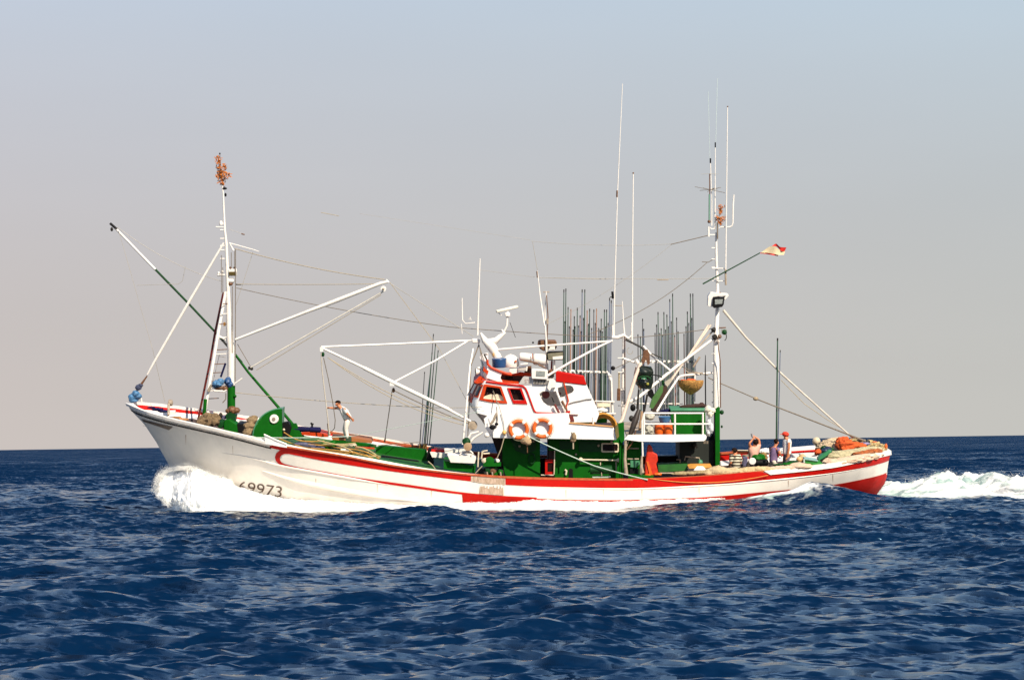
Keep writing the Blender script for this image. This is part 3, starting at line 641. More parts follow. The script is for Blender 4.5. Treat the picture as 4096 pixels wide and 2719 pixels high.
# kingpost on the wheelhouse side
KP = MB().path([r2(1200, 880, -2.0), r2(1225, 640, -2.0), r2(1255, 300, -1.2), r2(1278, 175, -.6)], [pxr(8), pxr(9), pxr(8), pxr(7)], 10).build('kingpost', PIPEW, BOAT)
tube(r3, [(170, 120), (60, 130), (0, 128)], 6, 'head_fitting', PIPEW, KP, d=-.5)
MB().box(r3(205, 122, -.5), .32, .3, .16).build('head_fitting', PIPEW, KP, bevel=.03)
line(r2(1318, 150, -.5), r2(1262, 295, -1.2), 5, 'stay', ROPED, KP); line(r2(1262, 295, -1.2), r2(1238, 820, -2.0), 4, 'stay', ROPED, KP)
line(r3(225, 150, -.5), r3(372, 620, -2.7), 4, 'stay', ROPED, KP); line(r3(225, 140, -.5), r3(278, 420, -2.3), 3, 'stay', ROPED, KP)
# whip antenna with arm on the kingpost
W1 = MB().path([P(1910, 1340, -.4), P(1914, 1200, -.4), P(1920, 1034, -.4)], [pxr(8), pxr(6), pxr(4.5)], 8).build('whip_antenna', PIPEW, BOAT)
tube(r7, [(-530, 1485), (-525, 1545)], 3, 'arm', PIPEW, W1, d=-.4)
MB().path([P(1848, 1192, -.4), P(1850, 1280, -.4), P(1862, 1294, -.4), P(1900, 1290, -.4)], pxr(4), 6).build('arm', PIPEW, W1)
MB().path([P(1876, 1278, -.4), P(1880, 1268, -.4), P(1884, 1280, -.4)], pxr(4), 6).build('arm', PIPEW, W1)
# ------------------------------------------------------------------ boat deck band and deckhouse
BD = MB()
BD.pr(r3, [(335, 700), (335, 885), (1308, 900), (1300, 850), (1280, 797), (940, 766), (930, 690)], -2.95, -2.85)
BD = BD.build('boat_deck', WHITE, BOAT, bevel=.02)
MB().pr(r3, [(340, 868), (1305, 884), (1305, 895), (340, 882)], -2.85, 2.9).build('deck_plate', BEIGEP, BD)
MB().pr(r3, [(935, 764), (1280, 794), (1282, 800), (935, 771)], -2.99, -2.80).build('capping', mat('orange worn capping', (.60, .30, .10), .6), BD)
DH = MB().pr(s2, [(445, 400), (560, 395), (1025, 410), (1025, 160), (360, 160), (350, 200), (420, 420), (440, 560), (510, 830), (1025, 830)][::-1], -2.35, .0)
DH = MB()
DH.pr(s2, [(430, 160), (1025, 160), (1025, 860), (520, 860), (470, 760), (430, 560)], -2.15, -2.05)
DH.pr(s2, [(1160, 160), (2330, 160), (2330, 900), (1255, 900), (1255, 400), (1160, 400)], -2.15, -2.05)
DH.pr(s2, [(1160, 395), (1260, 395), (1260, 830), (1240, 830), (1240, 410), (1160, 410)], -2.352, -2.25) if False else None
DH = DH.build('deckhouse', GREEN, BOAT)
DKI = mat('dark brown passage and shade', (.05, .018, .012), .7)
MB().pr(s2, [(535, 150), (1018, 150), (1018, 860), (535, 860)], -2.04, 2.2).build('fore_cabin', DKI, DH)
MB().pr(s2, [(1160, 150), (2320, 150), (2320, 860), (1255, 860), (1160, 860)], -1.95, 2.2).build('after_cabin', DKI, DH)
MB().pr(s2, [(1030, 520), (1160, 520), (1160, 860), (1030, 860)], 2.0, 2.1).build('far_door_leaf', BLACK, DH)
RDR = MB().pr(s2, [(1105, 540), (1240, 540), (1240, 775), (1105, 775)], -2.14, -2.06, holes=[[(1140, 590), (1230, 590), (1230, 735), (1140, 735)]]).build('door', RED, DH)
MB().pr(s2, [(1138, 588), (1232, 588), (1232, 737), (1138, 737)], -2.10, -2.07).build('door_pane', GLASS, RDR)
MB().path([s2(1253, 400, -2.22), s2(1250, 600, -2.22), s2(1246, 770, -2.22), s2(1235, 785, -2.22), s2(1040, 783, -2.22)], .022, 6).build('door_frame', CREAM, DH)
# raised paint edges, darker upper panels of the cabin side
MB().pr(s2, [(1330, 250), (1560, 250), (1575, 380), (1335, 385)], -2.18, -2.15).build('vent_panel', DGREEN, DH)
MB().pr(s2, [(560, 230), (960, 230), (960, 395), (800, 460), (640, 400)], -2.172, -2.15).build('darker_panel', DGREEN, DH)
MB().pr(s2, [(1630, 255), (1985, 255), (1985, 420), (1640, 425)], -2.18, -2.15).build('vent_panel', DGREEN, DH)
MB().pr(s2, [(1480, 690), (1510, 680), (1540, 695), (1545, 850), (1475, 850)], -2.175, -2.152).build('scupper', BLACK, DH)
def rr(x0, y0, x1, y1, r, n=4):
    out = []
    for cx, cy, a0 in ((x1 - r, y0 + r, -90), (x1 - r, y1 - r, 0), (x0 + r, y1 - r, 90), (x0 + r, y0 + r, 180)):
        for k in range(n + 1): a = math.radians(a0 + 90 * k / n); out.append((cx + r * math.cos(a), cy + r * math.sin(a)))
    return out
WF = MB().pr(s2, rr(1988, 280, 2265, 428, 25), -2.23, -2.16, holes=[rr(2012, 302, 2245, 405, 15)]).build('window_frame', CREAM, DH, bevel=.01)
MB().pr(s2, rr(2008, 298, 2250, 410, 12), -2.185, -2.155).build('window_pane', GLASS, WF)
HR = MB().path([s2(1665, 542, -2.35), s2(2258, 552, -2.35)], .032, 8).build('handrail', CREAM, DH)
for x, y in ((1665, 540), (2260, 550)): MB().ball(s2(x, y, -2.35), .085).build('rail_end', CREAM, HR)
tube(s2, [(2222, 575), (2225, 720)], 6, 'handrail_bracket', BEIGEP, HR, d=-2.3); tube(s2, [(1975, 585), (1975, 645), (1860, 640), (1830, 665)], 5, 'handrail_bracket', CREAM, HR, d=-2.3)
tube(s2, [(1415, 700), (1440, 720), (1430, 780)], 8, 'door_handle', CREAM, DH, d=-2.22)
MB().path([s2(895 + 48 * math.cos(a), 525 + 80 * math.sin(a), -2.22) for a in [i * .45 for i in range(14)]], .028, 6, closed=True).build('hose_coil', DGREEN, DH)
TK = MB().lathe(s2(1990, 700, -2.9), XV, [(-.45, .0), (-.43, .17), (.4, .17), (.45, .0)], 18).build('tank', DGREEN, DH)
MB().box(s2(1990, 812, -2.9), .7, .3, .03).build('tank_bracket', ROPEG, TK); tube(s2, [(1990, 740), (1995, 800)], 4, 'tank_bracket', ROPE, TK, d=-3.05)
tube(s2, [(2290, 160), (2295, 880)], 12, 'post', GREEN, DH, d=-2.7)
for x, y, r_ in ((1945, 320, .05), (2150, 260, .06), (1590, 460, .045), (700, 330, .05), (920, 250, .05)): MB().ball(s2(x, y, -2.22), r_).build('deck_lamp', BEIGEP, DH)
# fore part below the bridge: recess shade painted as a dark block, posts, winch pedestal
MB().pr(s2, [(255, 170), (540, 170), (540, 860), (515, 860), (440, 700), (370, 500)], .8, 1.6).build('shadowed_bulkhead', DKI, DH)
# ------------------------------------------------------------------ wheelhouse
def wall(R, pts, d0, d1, holes, name, material, parent, **k): return MB().pr(R, pts, d0, d1, holes).build(name, material, parent, **k)
WH_OUT = [(204, 1050), (205, 960), (232, 860), (285, 700), (332, 600), (560, 640), (780, 652), (845, 548), (1290, 592), (1305, 615), (1725, 668), (1790, 800), (1850, 930), (1905, 1062), (1862, 1175), (1500, 1180), (1250, 1240), (1250, 1330), (425, 1385), (385, 1345), (330, 1240), (305, 1150), (345, 1085)]
w1 = [(335, 682), (518, 704), (582, 884), (292, 848)]; w2 = [(658, 716), (800, 722), (862, 874), (712, 872)]
o1 = [(1068, 775), (1110, 748), (1195, 745), (1240, 752), (1300, 745), (1330, 800), (1370, 880), (1395, 955), (1300, 960), (1185, 945), (1130, 905), (1098, 850)]
o2 = [(1325, 700), (1440, 664), (1510, 668), (1540, 690), (1552, 730), (1530, 765), (1470, 790), (1400, 830), (1360, 835), (1335, 760)]
WH = wall(s1, WH_OUT, -2.30, -2.20, [w1, w2, o1, o2], 'wheelhouse', WHITE, BOAT)
wall(s1, WH_OUT, 2.2, 2.3, [w1, w2], 'far_side', WHITE, WH)
MB().pr(s1, [(330, 640), (1010, 660), (1010, 1000), (240, 1000)], -.2, 0).build('interior_bulkhead', mat('dark cabin interior', (.03, .012, .01), .8), WH)
MB().pr(s1, [(1040, 620), (1720, 690), (1880, 1060), (1040, 1100)], -1.35, -1.3).build('interior_bulkhead', mat('grey beige lining', (.80, .74, .66), .8, var=.06), WH)
MB().lathe(s1(1160, 795, -1.9), HV, [(0, .155), (.05, .155)], 18).build('porthole', DKRED, WH)
MB().lathe(s1(1350, 780, -1.9), HV, [(0, .07), (.05, .07)], 14).build('porthole', DKRED, WH)
# curved front
ROWS = [(600, 225, 335), (640, 205, 315), (700, 170, 288), (780, 132, 255), (850, 95, 235), (900, 78, 220), (950, 82, 206), (985, 95, 203), (1020, 120, 203), (1052, 160, 204)]
def front_pt(y, t, out=0.0):
    xc = sinterp(y, [(r[0], r[1]) for r in ROWS]); xk = sinterp(y, [(r[0], r[2]) for r in ROWS])
    a = t * math.pi / 2; d = 2.28 * math.sin(a); base = s1(xk, y, -2.28); px = s1(xc, y, 0)
    _, _, v = local(base); x = base.x + (px.x - base.x) * math.cos(a)
    n = Vector((-math.cos(a), 0, 0)) + HV * math.sin(a) * .5
    return world_pt(x, d, v) + n.normalized() * out
ys = [600, 620, 640, 670, 700, 740, 780, 815, 850, 875, 900, 925, 950, 970, 985, 1000, 1020, 1036, 1052]
MB().grid([[front_pt(y, -1 + 2 * k / 28) for k in range(29)] for y in ys]).build('curved_front', WHITE, WH)
for k in range(5):
    t0, t1 = -.93 + k * .385, -.93 + k * .385 + .32
    F = MB().grid([[front_pt(y, lerp(t0, t1, q / 4), .03) for q in range(5)] for y in (655, 700, 745, 790, 835)]).build('window_frame', ORANGE, WH)
    MB().grid([[front_pt(y, lerp(t0 + .05, t1 - .05, q / 4), .045) for q in range(5)] for y in (680, 720, 760, 805)]).build('window_pane', GLASS, F)
MB().grid([[front_pt(y, lerp(-.62, -.30, q / 4), .03) for q in range(5)] for y in (835, 860, 890, 925)]).build('front_locker', ORANGE, WH)
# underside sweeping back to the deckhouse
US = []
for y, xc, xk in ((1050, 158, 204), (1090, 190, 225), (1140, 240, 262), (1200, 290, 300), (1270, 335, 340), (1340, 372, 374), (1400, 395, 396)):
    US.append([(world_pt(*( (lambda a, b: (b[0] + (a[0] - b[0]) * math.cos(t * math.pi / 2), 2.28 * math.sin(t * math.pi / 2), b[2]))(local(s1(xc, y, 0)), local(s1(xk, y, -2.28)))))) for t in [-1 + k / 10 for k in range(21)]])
MB().grid(US).build('front_underside', SHADEW, WH)  # the underside's shade is put into this grey beige colour
MB().pr(s1, [(300, 1130), (340, 1100), (420, 1090), (420, 1390), (380, 1350), (320, 1260)], -2.42, -2.3).build('bracket_plate', WHITE, WH)
# window frames on the near side, panes, curtain
F1 = wall(s1, [(300, 652), (335, 650), (540, 682), (626, 916), (560, 915), (380, 896), (234, 866)], -2.34, -2.295, [w1], 'window_frame', ORANGE, WH)
MB().pr(s1, [(320, 665), (530, 690), (600, 900), (270, 865)], -2.16, -2.13).build('window_pane', GLASS, F1)
MB().pr(s1, [(285, 850), (300, 820), (350, 800), (395, 788), (440, 797), (480, 786), (530, 800), (562, 830), (588, 884), (430, 885)], -2.2, -2.17).build('curtain', CREAM, F1)
F2 = wall(s1, [(624, 700), (824, 704), (905, 926), (706, 920)], -2.34, -2.295, [w2], 'window_frame', RED, WH)
MB().pr(s1, [(640, 705), (815, 712), (880, 890), (700, 885)], -2.16, -2.13).build('window_pane', GLASS, F2)
# red mouldings
def mould(R, pts, w, name, material, parent, d): return tube(R, pts, w, name, material, parent, d=d, n=6)
mould(s1, [(330, 612), (560, 646), (790, 668), (850, 680), (880, 710), (905, 765), (985, 985), (1003, 1025), (1030, 1046), (1200, 1052), (1440, 1066)], 7, 'red_moulding', RED, WH, -2.32)
mould(s1, [(1410, 620), (1440, 740), (1475, 880), (1445, 960), (1455, 1030), (1480, 1100), (1500, 1170)], 6, 'red_moulding', ORANGE, WH, -2.36)
mould(s1, [(1455, 1070), (1610, 1076)], 3.5, 'red_moulding', DKRED, WH, -2.34)
mould(s1, [(1480, 920), (1560, 895), (1640, 880), (1720, 860), (1800, 855)], 4, 'cable', GREY, WH, -2.33)
MB().pr(s1, [(1440, 1030), (1500, 1022), (1502, 1045), (1445, 1050)], -2.5, -2.32).build('fitting', RED, WH)
tube(s1, [(1285, 930), (1345, 1050), (1405, 1140)], 9, 'exhaust_pipe', DKRED, WH, d=-2.45); tube(s1, [(1245, 830), (1272, 900)], 5, 'exhaust_pipe', DARK, WH, d=-2.45)
tube(s1, [(1385, 880), (1450, 1010), (1475, 1150)], 9, 'support', BROWN, WH, d=-2.45)
tube(s1, [(1318, 770), (1385, 940)], 8, 'ladder_rail', PIPEW, WH, d=-2.42); tube(s1, [(1420, 990), (1480, 1165)], 13, 'ladder_rail', PIPEW, WH, d=-2.42)
MB().pr(s1, [(1478, 1090), (1540, 1090), (1560, 1165), (1505, 1165)], -2.4, -2.32).build('locker', DKRED, WH)
# roof with orange visor, red after roof
RF = MB().pr(s1, [(160, 622), (232, 600), (332, 604), (780, 645), (785, 660), (340, 622), (205, 640)], -2.2, 2.2).build('roof', ORANGE, WH)
MB().pr(s1, [(148, 620), (235, 600), (250, 625), (200, 640), (182, 668), (170, 640)], -1.2, 1.2).build('visor', ORANGE, RF)
MB().pr(s1, [(1300, 486), (1330, 474), (1690, 536), (1700, 560), (1728, 660), (1300, 612)], -2.34, -2.0).build('red_roof_box', RED, WH, bevel=.02)
MB().pr(s1, [(1725, 660), (1905, 1060), (1895, 1066), (1716, 664)], -2.25, -1.0).build('sloping_back', WHITE, WH)
MB().pr(s1, [(1290, 588), (1725, 655), (1725, 667), (1290, 604)], -2.25, -1.5).build('after_roof', WHITE, WH)
# ---- flying bridge
FB = MB()
def wind(R, rows, half=1.9, n=20):
    g = []
    for y, xc, xk in rows:
        g.append([(lambda a, b, t: world_pt(b[0] + (a[0] - b[0]) * math.cos(t * math.pi / 2), half * math.sin(t * math.pi / 2), b[2]))(local(R(xc, y, 0)), local(R(xk, y, -half)), -1 + 2 * k / n) for k in range(n + 1)])
    return g
FB.pr(s1, [(345, 405), (430, 440), (552, 492), (528, 560), (570, 636), (335, 560)], -1.95, -1.9)
FB.grid(wind(s1, [(330, 240, 345), (405, 260, 345), (480, 270, 342), (560, 262, 336), (620, 250, 345)]))
FB = FB.build('flying_bridge', WHITE, WH)
MB().pr(s1, [(250, 510), (262, 440), (300, 500), (345, 560), (335, 600), (275, 560)], -1.5, -1.0).build('screen_panel', WHITE, FB)
tube(s1, [(345, 310), (350, 370), (400, 420), (520, 470), (640, 510), (690, 515)], 10, 'orange_rim', ORANGE, FB, d=-1.97)
MB().pr(s1, [(300, 395), (322, 440), (365, 465), (350, 515), (285, 460)], -1.99, -1.94).build('orange_panel', ORANGE, FB)
MB().pr(s1, [(232, 545), (255, 540), (330, 600), (230, 605), (205, 640), (170, 612)], -1.9, -1.2).build('orange_panel', ORANGE, FB)
HN = MB().lathe(s1(262, 470, -1.4), -XV + UV * -.1, [(0, .05), (.02, .08), (.15, .12), (.2, .14)], 14).build('loudhailer', PIPEW, FB)
MB().lathe(s1(262, 470, -1.4) - XV * .2, -XV + UV * -.1, [(0, .135), (.03, .11), (.05, .0)], 14).build('horn_mouth', BLACK, HN)
MB().ball(s1(240, 425, -1.4), .12, sq=(1, .8, .5)).build('horn_hood', PIPEW, HN)
tube(s1, [(300, 228), (340, 310)], 6, 'bracket', DARK, FB, d=-1.6); tube(s1, [(295, 232), (350, 236)], 5, 'bracket', DARK, FB, d=-1.6)
MB().pr(s1, [(555, 500), (700, 520), (860, 490), (860, 545), (780, 650), (560, 635), (525, 562)], -1.0, -.9).build('console_back', mat('dark maroon screen', (.035, .012, .01), .6), FB)
MB().pr(s1, [(600, 540), (700, 545), (700, 575), (600, 572)], -1.05, -1.0).build('console_slot', BLACK, FB)
MB().pr(s1, [(540, 480), (660, 500), (700, 510), (800, 480), (960, 500), (960, 545), (790, 530), (700, 530), (560, 520)], -1.1, -1.0).build('orange_ledge', ORANGE, FB)
MB().pr(s1, [(880, 400), (960, 395), (960, 500), (860, 490)], -.9, -.8).build('dark_locker', BROWN, FB)
BX = MB().pr(s1, [(778, 408), (908, 402), (900, 468), (775, 462)], -1.6, -1.2).build('instrument_box', PIPEW, FB, bevel=.01)
MB().pr(s1, [(790, 418), (893, 412), (887, 460), (786, 456)], -1.62, -1.6).build('instrument_face', SHADEW, BX)
MB().pr(s1, [(655, 435), (775, 435), (780, 490), (690, 505), (650, 470)], -1.5, -1.1).build('white_locker', PIPEW, FB, bevel=.01)
# nameboard plates
MB().pr(s1, [(845, 548), (962, 548), (962, 650), (800, 652), (780, 648)], -2.33, -2.30).build('name_plate', mat('grey plate', (.52, .49, .46), .6), WH)  # plate in one even grey
NB = MB().pr(s1, [(983, 582), (1165, 592), (1160, 652), (985, 646)], -2.38, -2.30).build('number_board', mat('number board grey', (.30, .27, .23), .6, var=.1), WH)
vs, fs = font_mesh('2377'); wm = max(v.x for v in vs)
MB().add([s1(995 + 160 * v.x / wm, 640 + 6 * v.x / wm - v.y * 72, -2.39) for v in vs], fs).build('board_digits', BLACK, NB, smooth=False)
vs, fs = font_mesh('ST'); wm = max(v.x for v in vs)
MB().add([s1(862 + 88 * v.x / wm, 632 + 4 * v.x / wm - v.y * 80, -2.345) for v in vs], fs).build('board_letters', mat('pink grey letters', (.52, .36, .33), .6), WH, smooth=False)
MB().pr(s1, [(1162, 592), (1205, 600), (1200, 640), (1165, 650)], -2.37, -2.30).build('number_board_end', GREY, WH)
MB().pr(s1, [(1215, 570), (1270, 575), (1305, 660), (1300, 690), (1240, 700), (1215, 745), (1180, 700)], -2.45, -2.35).build('white_bracket', PIPEW, WH)
# floodlights over the bridge
def flood(R, pts, inner, d, parent, frame=PIPEW, glass=LAMPG, depth=.25):
    f = MB().pr(R, pts, d, d + depth).build('floodlight', frame, parent, bevel=.015)
    MB().pr(R, inner, d - .02, d).build('lamp_glass', glass, f); return f
flood(s1, [(960, 452), (975, 438), (1175, 450), (1188, 465), (1185, 575), (1175, 583), (965, 572)], [(1030, 462), (1150, 470), (1148, 540), (1025, 535)], -2.5, WH)
MM = MB().path([s1(1178, 500, -.9), s1(1172, 300, -.9), s1(1165, 40, -.9), P(2180, 1240, -.9), P(2185, 1165, -.9)], [pxr(14), pxr(12), pxr(9), pxr(6), pxr(4)], 10).build('bridge_mast', PIPEW, BOAT)
tube(r3, [(745, 0), (755, 130), (760, 390)], 7, 'mast_leg', PIPEW, MM, d=-1.2); MB().path([P(2150, 1082, -.7), P(2160, 1180, -.8), P(2178, 1302, -1.0)], [pxr(2), pxr(5), pxr(7)], 8).build('mast_leg', PIPEW, MM)
tube(reg(0, 0, 1), [(2172, 1168), (2198, 1168)], 4, 'arm', BEIGEP, MM, d=-.9); tube(reg(0, 0, 1), [(2130, 965), (2150, 1082)], 1.8, 'aerial_wire', WIRE, MM, d=-.7)
tube(reg(0, 0, 1), [(2186, 1180), (2192, 1268), (2188, 1360)], 4, 'cable', BROWN, MM, d=-1); MB().box(P(2190, 1285, -1), .08, .08, .2).build('fitting', BEIGEP, MM)
tube(reg(0, 0, 1), [(2148, 1085), (2150, 1110)], 6, 'insulator', BROWN, MM, d=-.7)
DR = MB().pr(s1, [(1055, 50), (1075, 38), (1290, 38), (1312, 60), (1318, 110), (1300, 165), (1270, 180), (1200, 170), (1130, 190), (1080, 160), (1045, 100)], -.85, -.45).build('searchlight', BROWN, MM, bevel=.04)
for x, y in ((1205, 135), (1300, 130)): MB().ball(s1(x, y, -.9), .045).build('knob', DARK, DR)
MB().pr(s1, [(1200, 110), (1290, 115), (1290, 170), (1200, 170)], -.92, -.85).build('bracket', PIPEW, DR)
flood(s1, [(1168, 212), (1200, 196), (1412, 190), (1405, 312), (1190, 318), (1165, 290)], [(1185, 222), (1400, 202), (1395, 300), (1195, 306)], -1.6, MM, frame=BLACK, glass=mat('lamp glass olive', (.24, .22, .15), .15, var=.2))
MB().pr(s1, [(1255, 268), (1398, 252), (1396, 298), (1258, 305)], -1.64, -1.625).build('glass_highlight', PIPEW, MM)  # white sheet over the lamp glass, painted as its highlight
tube(s1, [(1280, 320), (1278, 480)], 8, 'lamp_post', PIPEW, MM, d=-1.4); tube(s1, [(1245, 320), (1240, 470)], 8, 'lamp_post', DKRED, MM, d=-1.3)
MB().ball(s1(1245, 480, -1.3), .14, sq=(1.1, .8, .8)).build('brown_fitting', BROWN, MM); MB().pr(s1, [(1190, 560), (1260, 480), (1280, 540), (1240, 580)], -1.4, -1.2).build('bracket', DARK, MM)
for x, y in ((2080, 1370), (1984, 74)):
    if x > 2000 and y > 1000: MB().ball(P(x + 52, y, -.5), .04).build('signal_ball', BLACK, MM)
# radar: goose-neck mast and scanner bar
RD = MB()
pts = [(r3(375, 262, -.8), 34), (r3(352, 210, -.8), 36), (r3(320, 160, -.8), 42), (r3(270, 118, -.8), 26), (r3(240, 62, -.8), 8)]
RD.path([p for p, _ in pts], [pxr(w) for _, w in pts], 12)
pts = [(r3(300, 135, -.8), 30), (r3(360, 122, -.8), 26), (r3(400, 84, -.8), 18), (r3(425, 62, -.8), 14), (r3(405, 35, -.8), 5)]
RD.path([p for p, _ in pts], [pxr(w) for _, w in pts], 12)
RD = RD.build('radar_mast', PIPEW, BOAT)
MB().path([P(2012, 1335, -.8), P(2028, 1300, -.8), P(2030, 1245, -.8)], [pxr(9), pxr(9), pxr(10)], 10).build('pedestal', PIPEW, RD)
MB().box(P(2030, 1258, -.8), .2, .2, .16).build('turning_unit', PIPEW, RD, bevel=.03)
c0, c1 = P(1985, 1246, -.95), P(2072, 1226, -.65); ax = (c1 - c0).normalized(); e = ax.cross(UV).normalized()
MB().box((c0 + c1) / 2, (c1 - c0).length, .12, .11, ax=(ax, e, ax.cross(e).normalized())).build('scanner_bar', mat('cream scanner', (.80, .74, .62), .5), RD, bevel=.03)
tube(reg(0, 0, 1), [(1985, 1240), (2005, 1262)], 4, 'bracket', PIPEW, RD, d=-.8)
tube(reg(0, 0, 1), [(2040, 1290), (2062, 1350)], 2, 'cable', DARK, RD, d=-.8)
MB().ball(r3(340, 232, -1.0), .06, sq=(.7, .6, 1.4)).build('fitting', mat('yellow brass', (.5, .3, .1), .5), RD)
# white radome
MB().lathe(s1(672, 405, -1.2), UV, [(0, .30), (.08, .33), (.2, .33), (.34, .28), (.44, .17), (.5, .0)], 24).build('radome', PIPEW, FB)
MB().ball(s1(738, 332, -1.52), .045).build('radome_cap', ORPL, FB)
# derrick boom 3 (aft of the wheelhouse)
D3 = MB().path([s1(1185, 530, -2.2), s1(1500, 345, -1.9), s1(1916, 120, -1.5), P(2450, 1362, -1.3)], [pxr(9), pxr(9), pxr(9), pxr(5)], 10).build('after_derrick', PIPEW, BOAT)
tube(r3, [(375, 192), (700, 165), (1275, 125)], 8, 'derrick_stay', PIPEW, D3, d=(-.9, -1.3))
# ------------------------------------------------------------------ gallows frame abaft the bridge
G = MB()
G.path([r4(193, 760, -1.0), r4(195, 400, -1.0), r4(198, 100, -1.0)], [pxr(17), pxr(15), pxr(11)], 12)
G = G.build('gallows_post', PIPEW, BOAT)
tube(r4, [(208, 90), (210, 700)], 3.5, 'conduit', BROWN, G, d=-1.1)
tube(r4, [(160, 395), (158, 630)], 8, 'pipe', ROPE, G, d=-1.1); tube(r4, [(158, 530), (155, 630)], 14, 'pipe_lagging', BROWN, G, d=-1.1)
tube(r4, [(148, 275), (205, 275)], 4, 'arm', PIPEW, G, d=-1.1)
for y in (395, 540, 672): tube(r4, [(150, y), (205, y)], 4, 'arm', PIPEW, G, d=-1.1)
MB().path([r4(100, 100, -1), r4(145, 105, -1), r4(195, 85, -1), r4(240, 110, -1), r4(275, 75, -1)], [pxr(12), pxr(15), pxr(13), pxr(9), pxr(6)], 8).build('head_fitting', PIPEW, G)
tube(r4, [(105, 0), (108, 110)], 7, 'head_fitting', PIPEW, G, d=-1); tube(r4, [(265, -20), (268, 160)], 8, 'head_fitting', PIPEW, G, d=-1)
MB().path([r4(250 + 24 * math.cos(a), 215 + 28 * math.sin(a), -1) for a in [i * .5 for i in range(10)]], .012, 5).build('rope_loop', WIRE, G)
MB().ball(r4(195, 520, -1.0), .09, sq=(.8, .8, 1.6)).build('fitting', PIPEW, G)
# long whip antennas
W2 = MB().path([P(2455, 1350, -.9), P(2458, 1180, -.9), P(2470, 770, -.9), P(2490, 335, -.9)], [pxr(6.6), pxr(4.9), pxr(4.1), pxr(2.5)], 8).build('whip_antenna', PIPEW, BOAT)
tube(r7, [(401, 690), (400, 730)], 7, 'ferrule', BROWN, W2, d=-.9); tube(r7, [(372, 1293), (376, 1335)], 9, 'ferrule', BLACK, W2, d=-.9); tube(r7, [(358, 1325), (375, 1328)], 4, 'ferrule', DARK, W2, d=-.9)
W3 = MB().path([P(2529, 1350, -.9), P(2530, 1000, -.9), P(2533, 695, -.9)], [pxr(5.7), pxr(4.9), pxr(4.1)], 8).build('whip_antenna', PIPEW, BOAT); MB().ball(P(2533, 693, -.9), .035).build('tip', BROWN, W3)
W4 = MB().path([P(2498, 1345, -.9), P(2494, 1290, -.9), P(2489, 1205, -.9)], [pxr(8), pxr(5), pxr(3)], 8).build('whip_antenna', PIPEW, BOAT)
tube(r7, [(375, 1377), (435, 1377)], 3, 'spreader', BEIGEP, W4, d=-.9)
# V leg, green foot
tube(r4, [(340, 320), (300, 420), (185, 790), (150, 840)], [14, 14, 14, 10], 'gallows_leg', mat('beige pink pipe', (.66, .52, .42), .5), G, d=(-1.6, -2.6))
tube(r4, [(300, 290), (325, 330), (300, 375)], 15, 'knee_plate', PIPEW, G, d=-1.5)
MB().pr(r4, [(145, 830), (200, 815), (205, 960), (180, 985), (160, 950), (145, 900)], -3.05, -2.75).build('gallows_foot', GREEN, G)
MB().pr(r4, [(130, 850), (150, 825), (160, 930), (140, 950), (128, 900)], -3.06, -2.9).build('gallows_foot', mat('rusty green', (.16, .12, .03), .6), G)
tube(r4, [(212, 965), (212, 1040), (208, 1120), (220, 1250)], [12, 10, 12, 15], 'gallows_leg', BEIGEP, G, d=-2.9)
tube(r4, [(190, 1000), (185, 1240)], 10, 'gallows_leg', GREEN, G, d=-2.6)
# truss arm carrying the power block
A = MB().path([r4(215, 120, -1.4), r4(275, 150, -1.4), r4(345, 185, -1.4), r4(395, 235, -1.4)], [pxr(10), pxr(8), pxr(8), pxr(14)], 8).build('block_arm', DARK, BOAT)
tube(r4, [(360, 175), (430, 250), (585, 378)], 9, 'arm_strut', PIPEW, A, d=-1.4); tube(r4, [(430, 238), (520, 275)], 5, 'arm_strut', DARK, A, d=-1.5)
tube(r4, [(200, 280), (330, 325)], 8, 'arm_strut', PIPEW, A, d=-1.3); tube(r4, [(110, 370), (255, 298), (375, 235)], 2.6, 'arm_stay', ROPED, A, d=-1.5)
MB().ball(r4(108, 360, -1.5), .09, sq=(1, .8, 1)).build('knob', BLACK, A)
MB().pr(r4, [(365, 215), (398, 205), (415, 245), (418, 320), (400, 335), (385, 290), (360, 330), (345, 300), (360, 255)], -1.6, -1.4).build('shackle_plate', BROWN, A)
PB = MB()
PB.ball(r4(372, 395, -1.7), .33, 16, sq=(1.05, .7, .75), jit=.25, sc=2); PB.ball(r4(360, 480, -1.7), .30, 16, sq=(.95, .7, .8), jit=.25, sc=2)
PB.pr(r4, [(305, 370), (340, 345), (430, 350), (445, 390), (445, 480), (430, 530), (395, 540), (320, 515), (300, 470)], -1.8, -1.5)
PB = PB.build('power_block', mat('greasy black green rubber', (.012, .02, .013), .35, var=.3, vscale=10), A)
MB().path([r4(372 + 50 * math.cos(a), 450 + 22 * math.sin(a), -2.0) for a in [math.pi + i * math.pi / 8 for i in range(9)]], .035, 6).build('sheave_rim', DGREEN, PB)
MB().ball(r4(398, 492, -2.0), .06).build('grease_cap', mat('olive yellow', (.3, .28, .03), .4), PB); MB().path([r4(350, 450, -2), r4(370, 440, -2), r4(385, 452, -2)], .03, 6).build('sheave_cap', LGREEN, PB)
tube(r4, [(445, 415), (500, 425), (520, 440)], 5, 'hose', BLACK, PB, d=-1.7); tube(r4, [(525, 460), (530, 505)], 9, 'hose', DGREEN, PB, d=-1.7)
tube(r4, [(300, 350), (285, 420), (340, 540)], 4, 'hose', BROWN, PB, d=-1.8)
MB().pr(r4, [(400, 545), (440, 540), (460, 600), (435, 620), (400, 590)], -1.8, -1.5).build('lower_block', BLACK, PB)
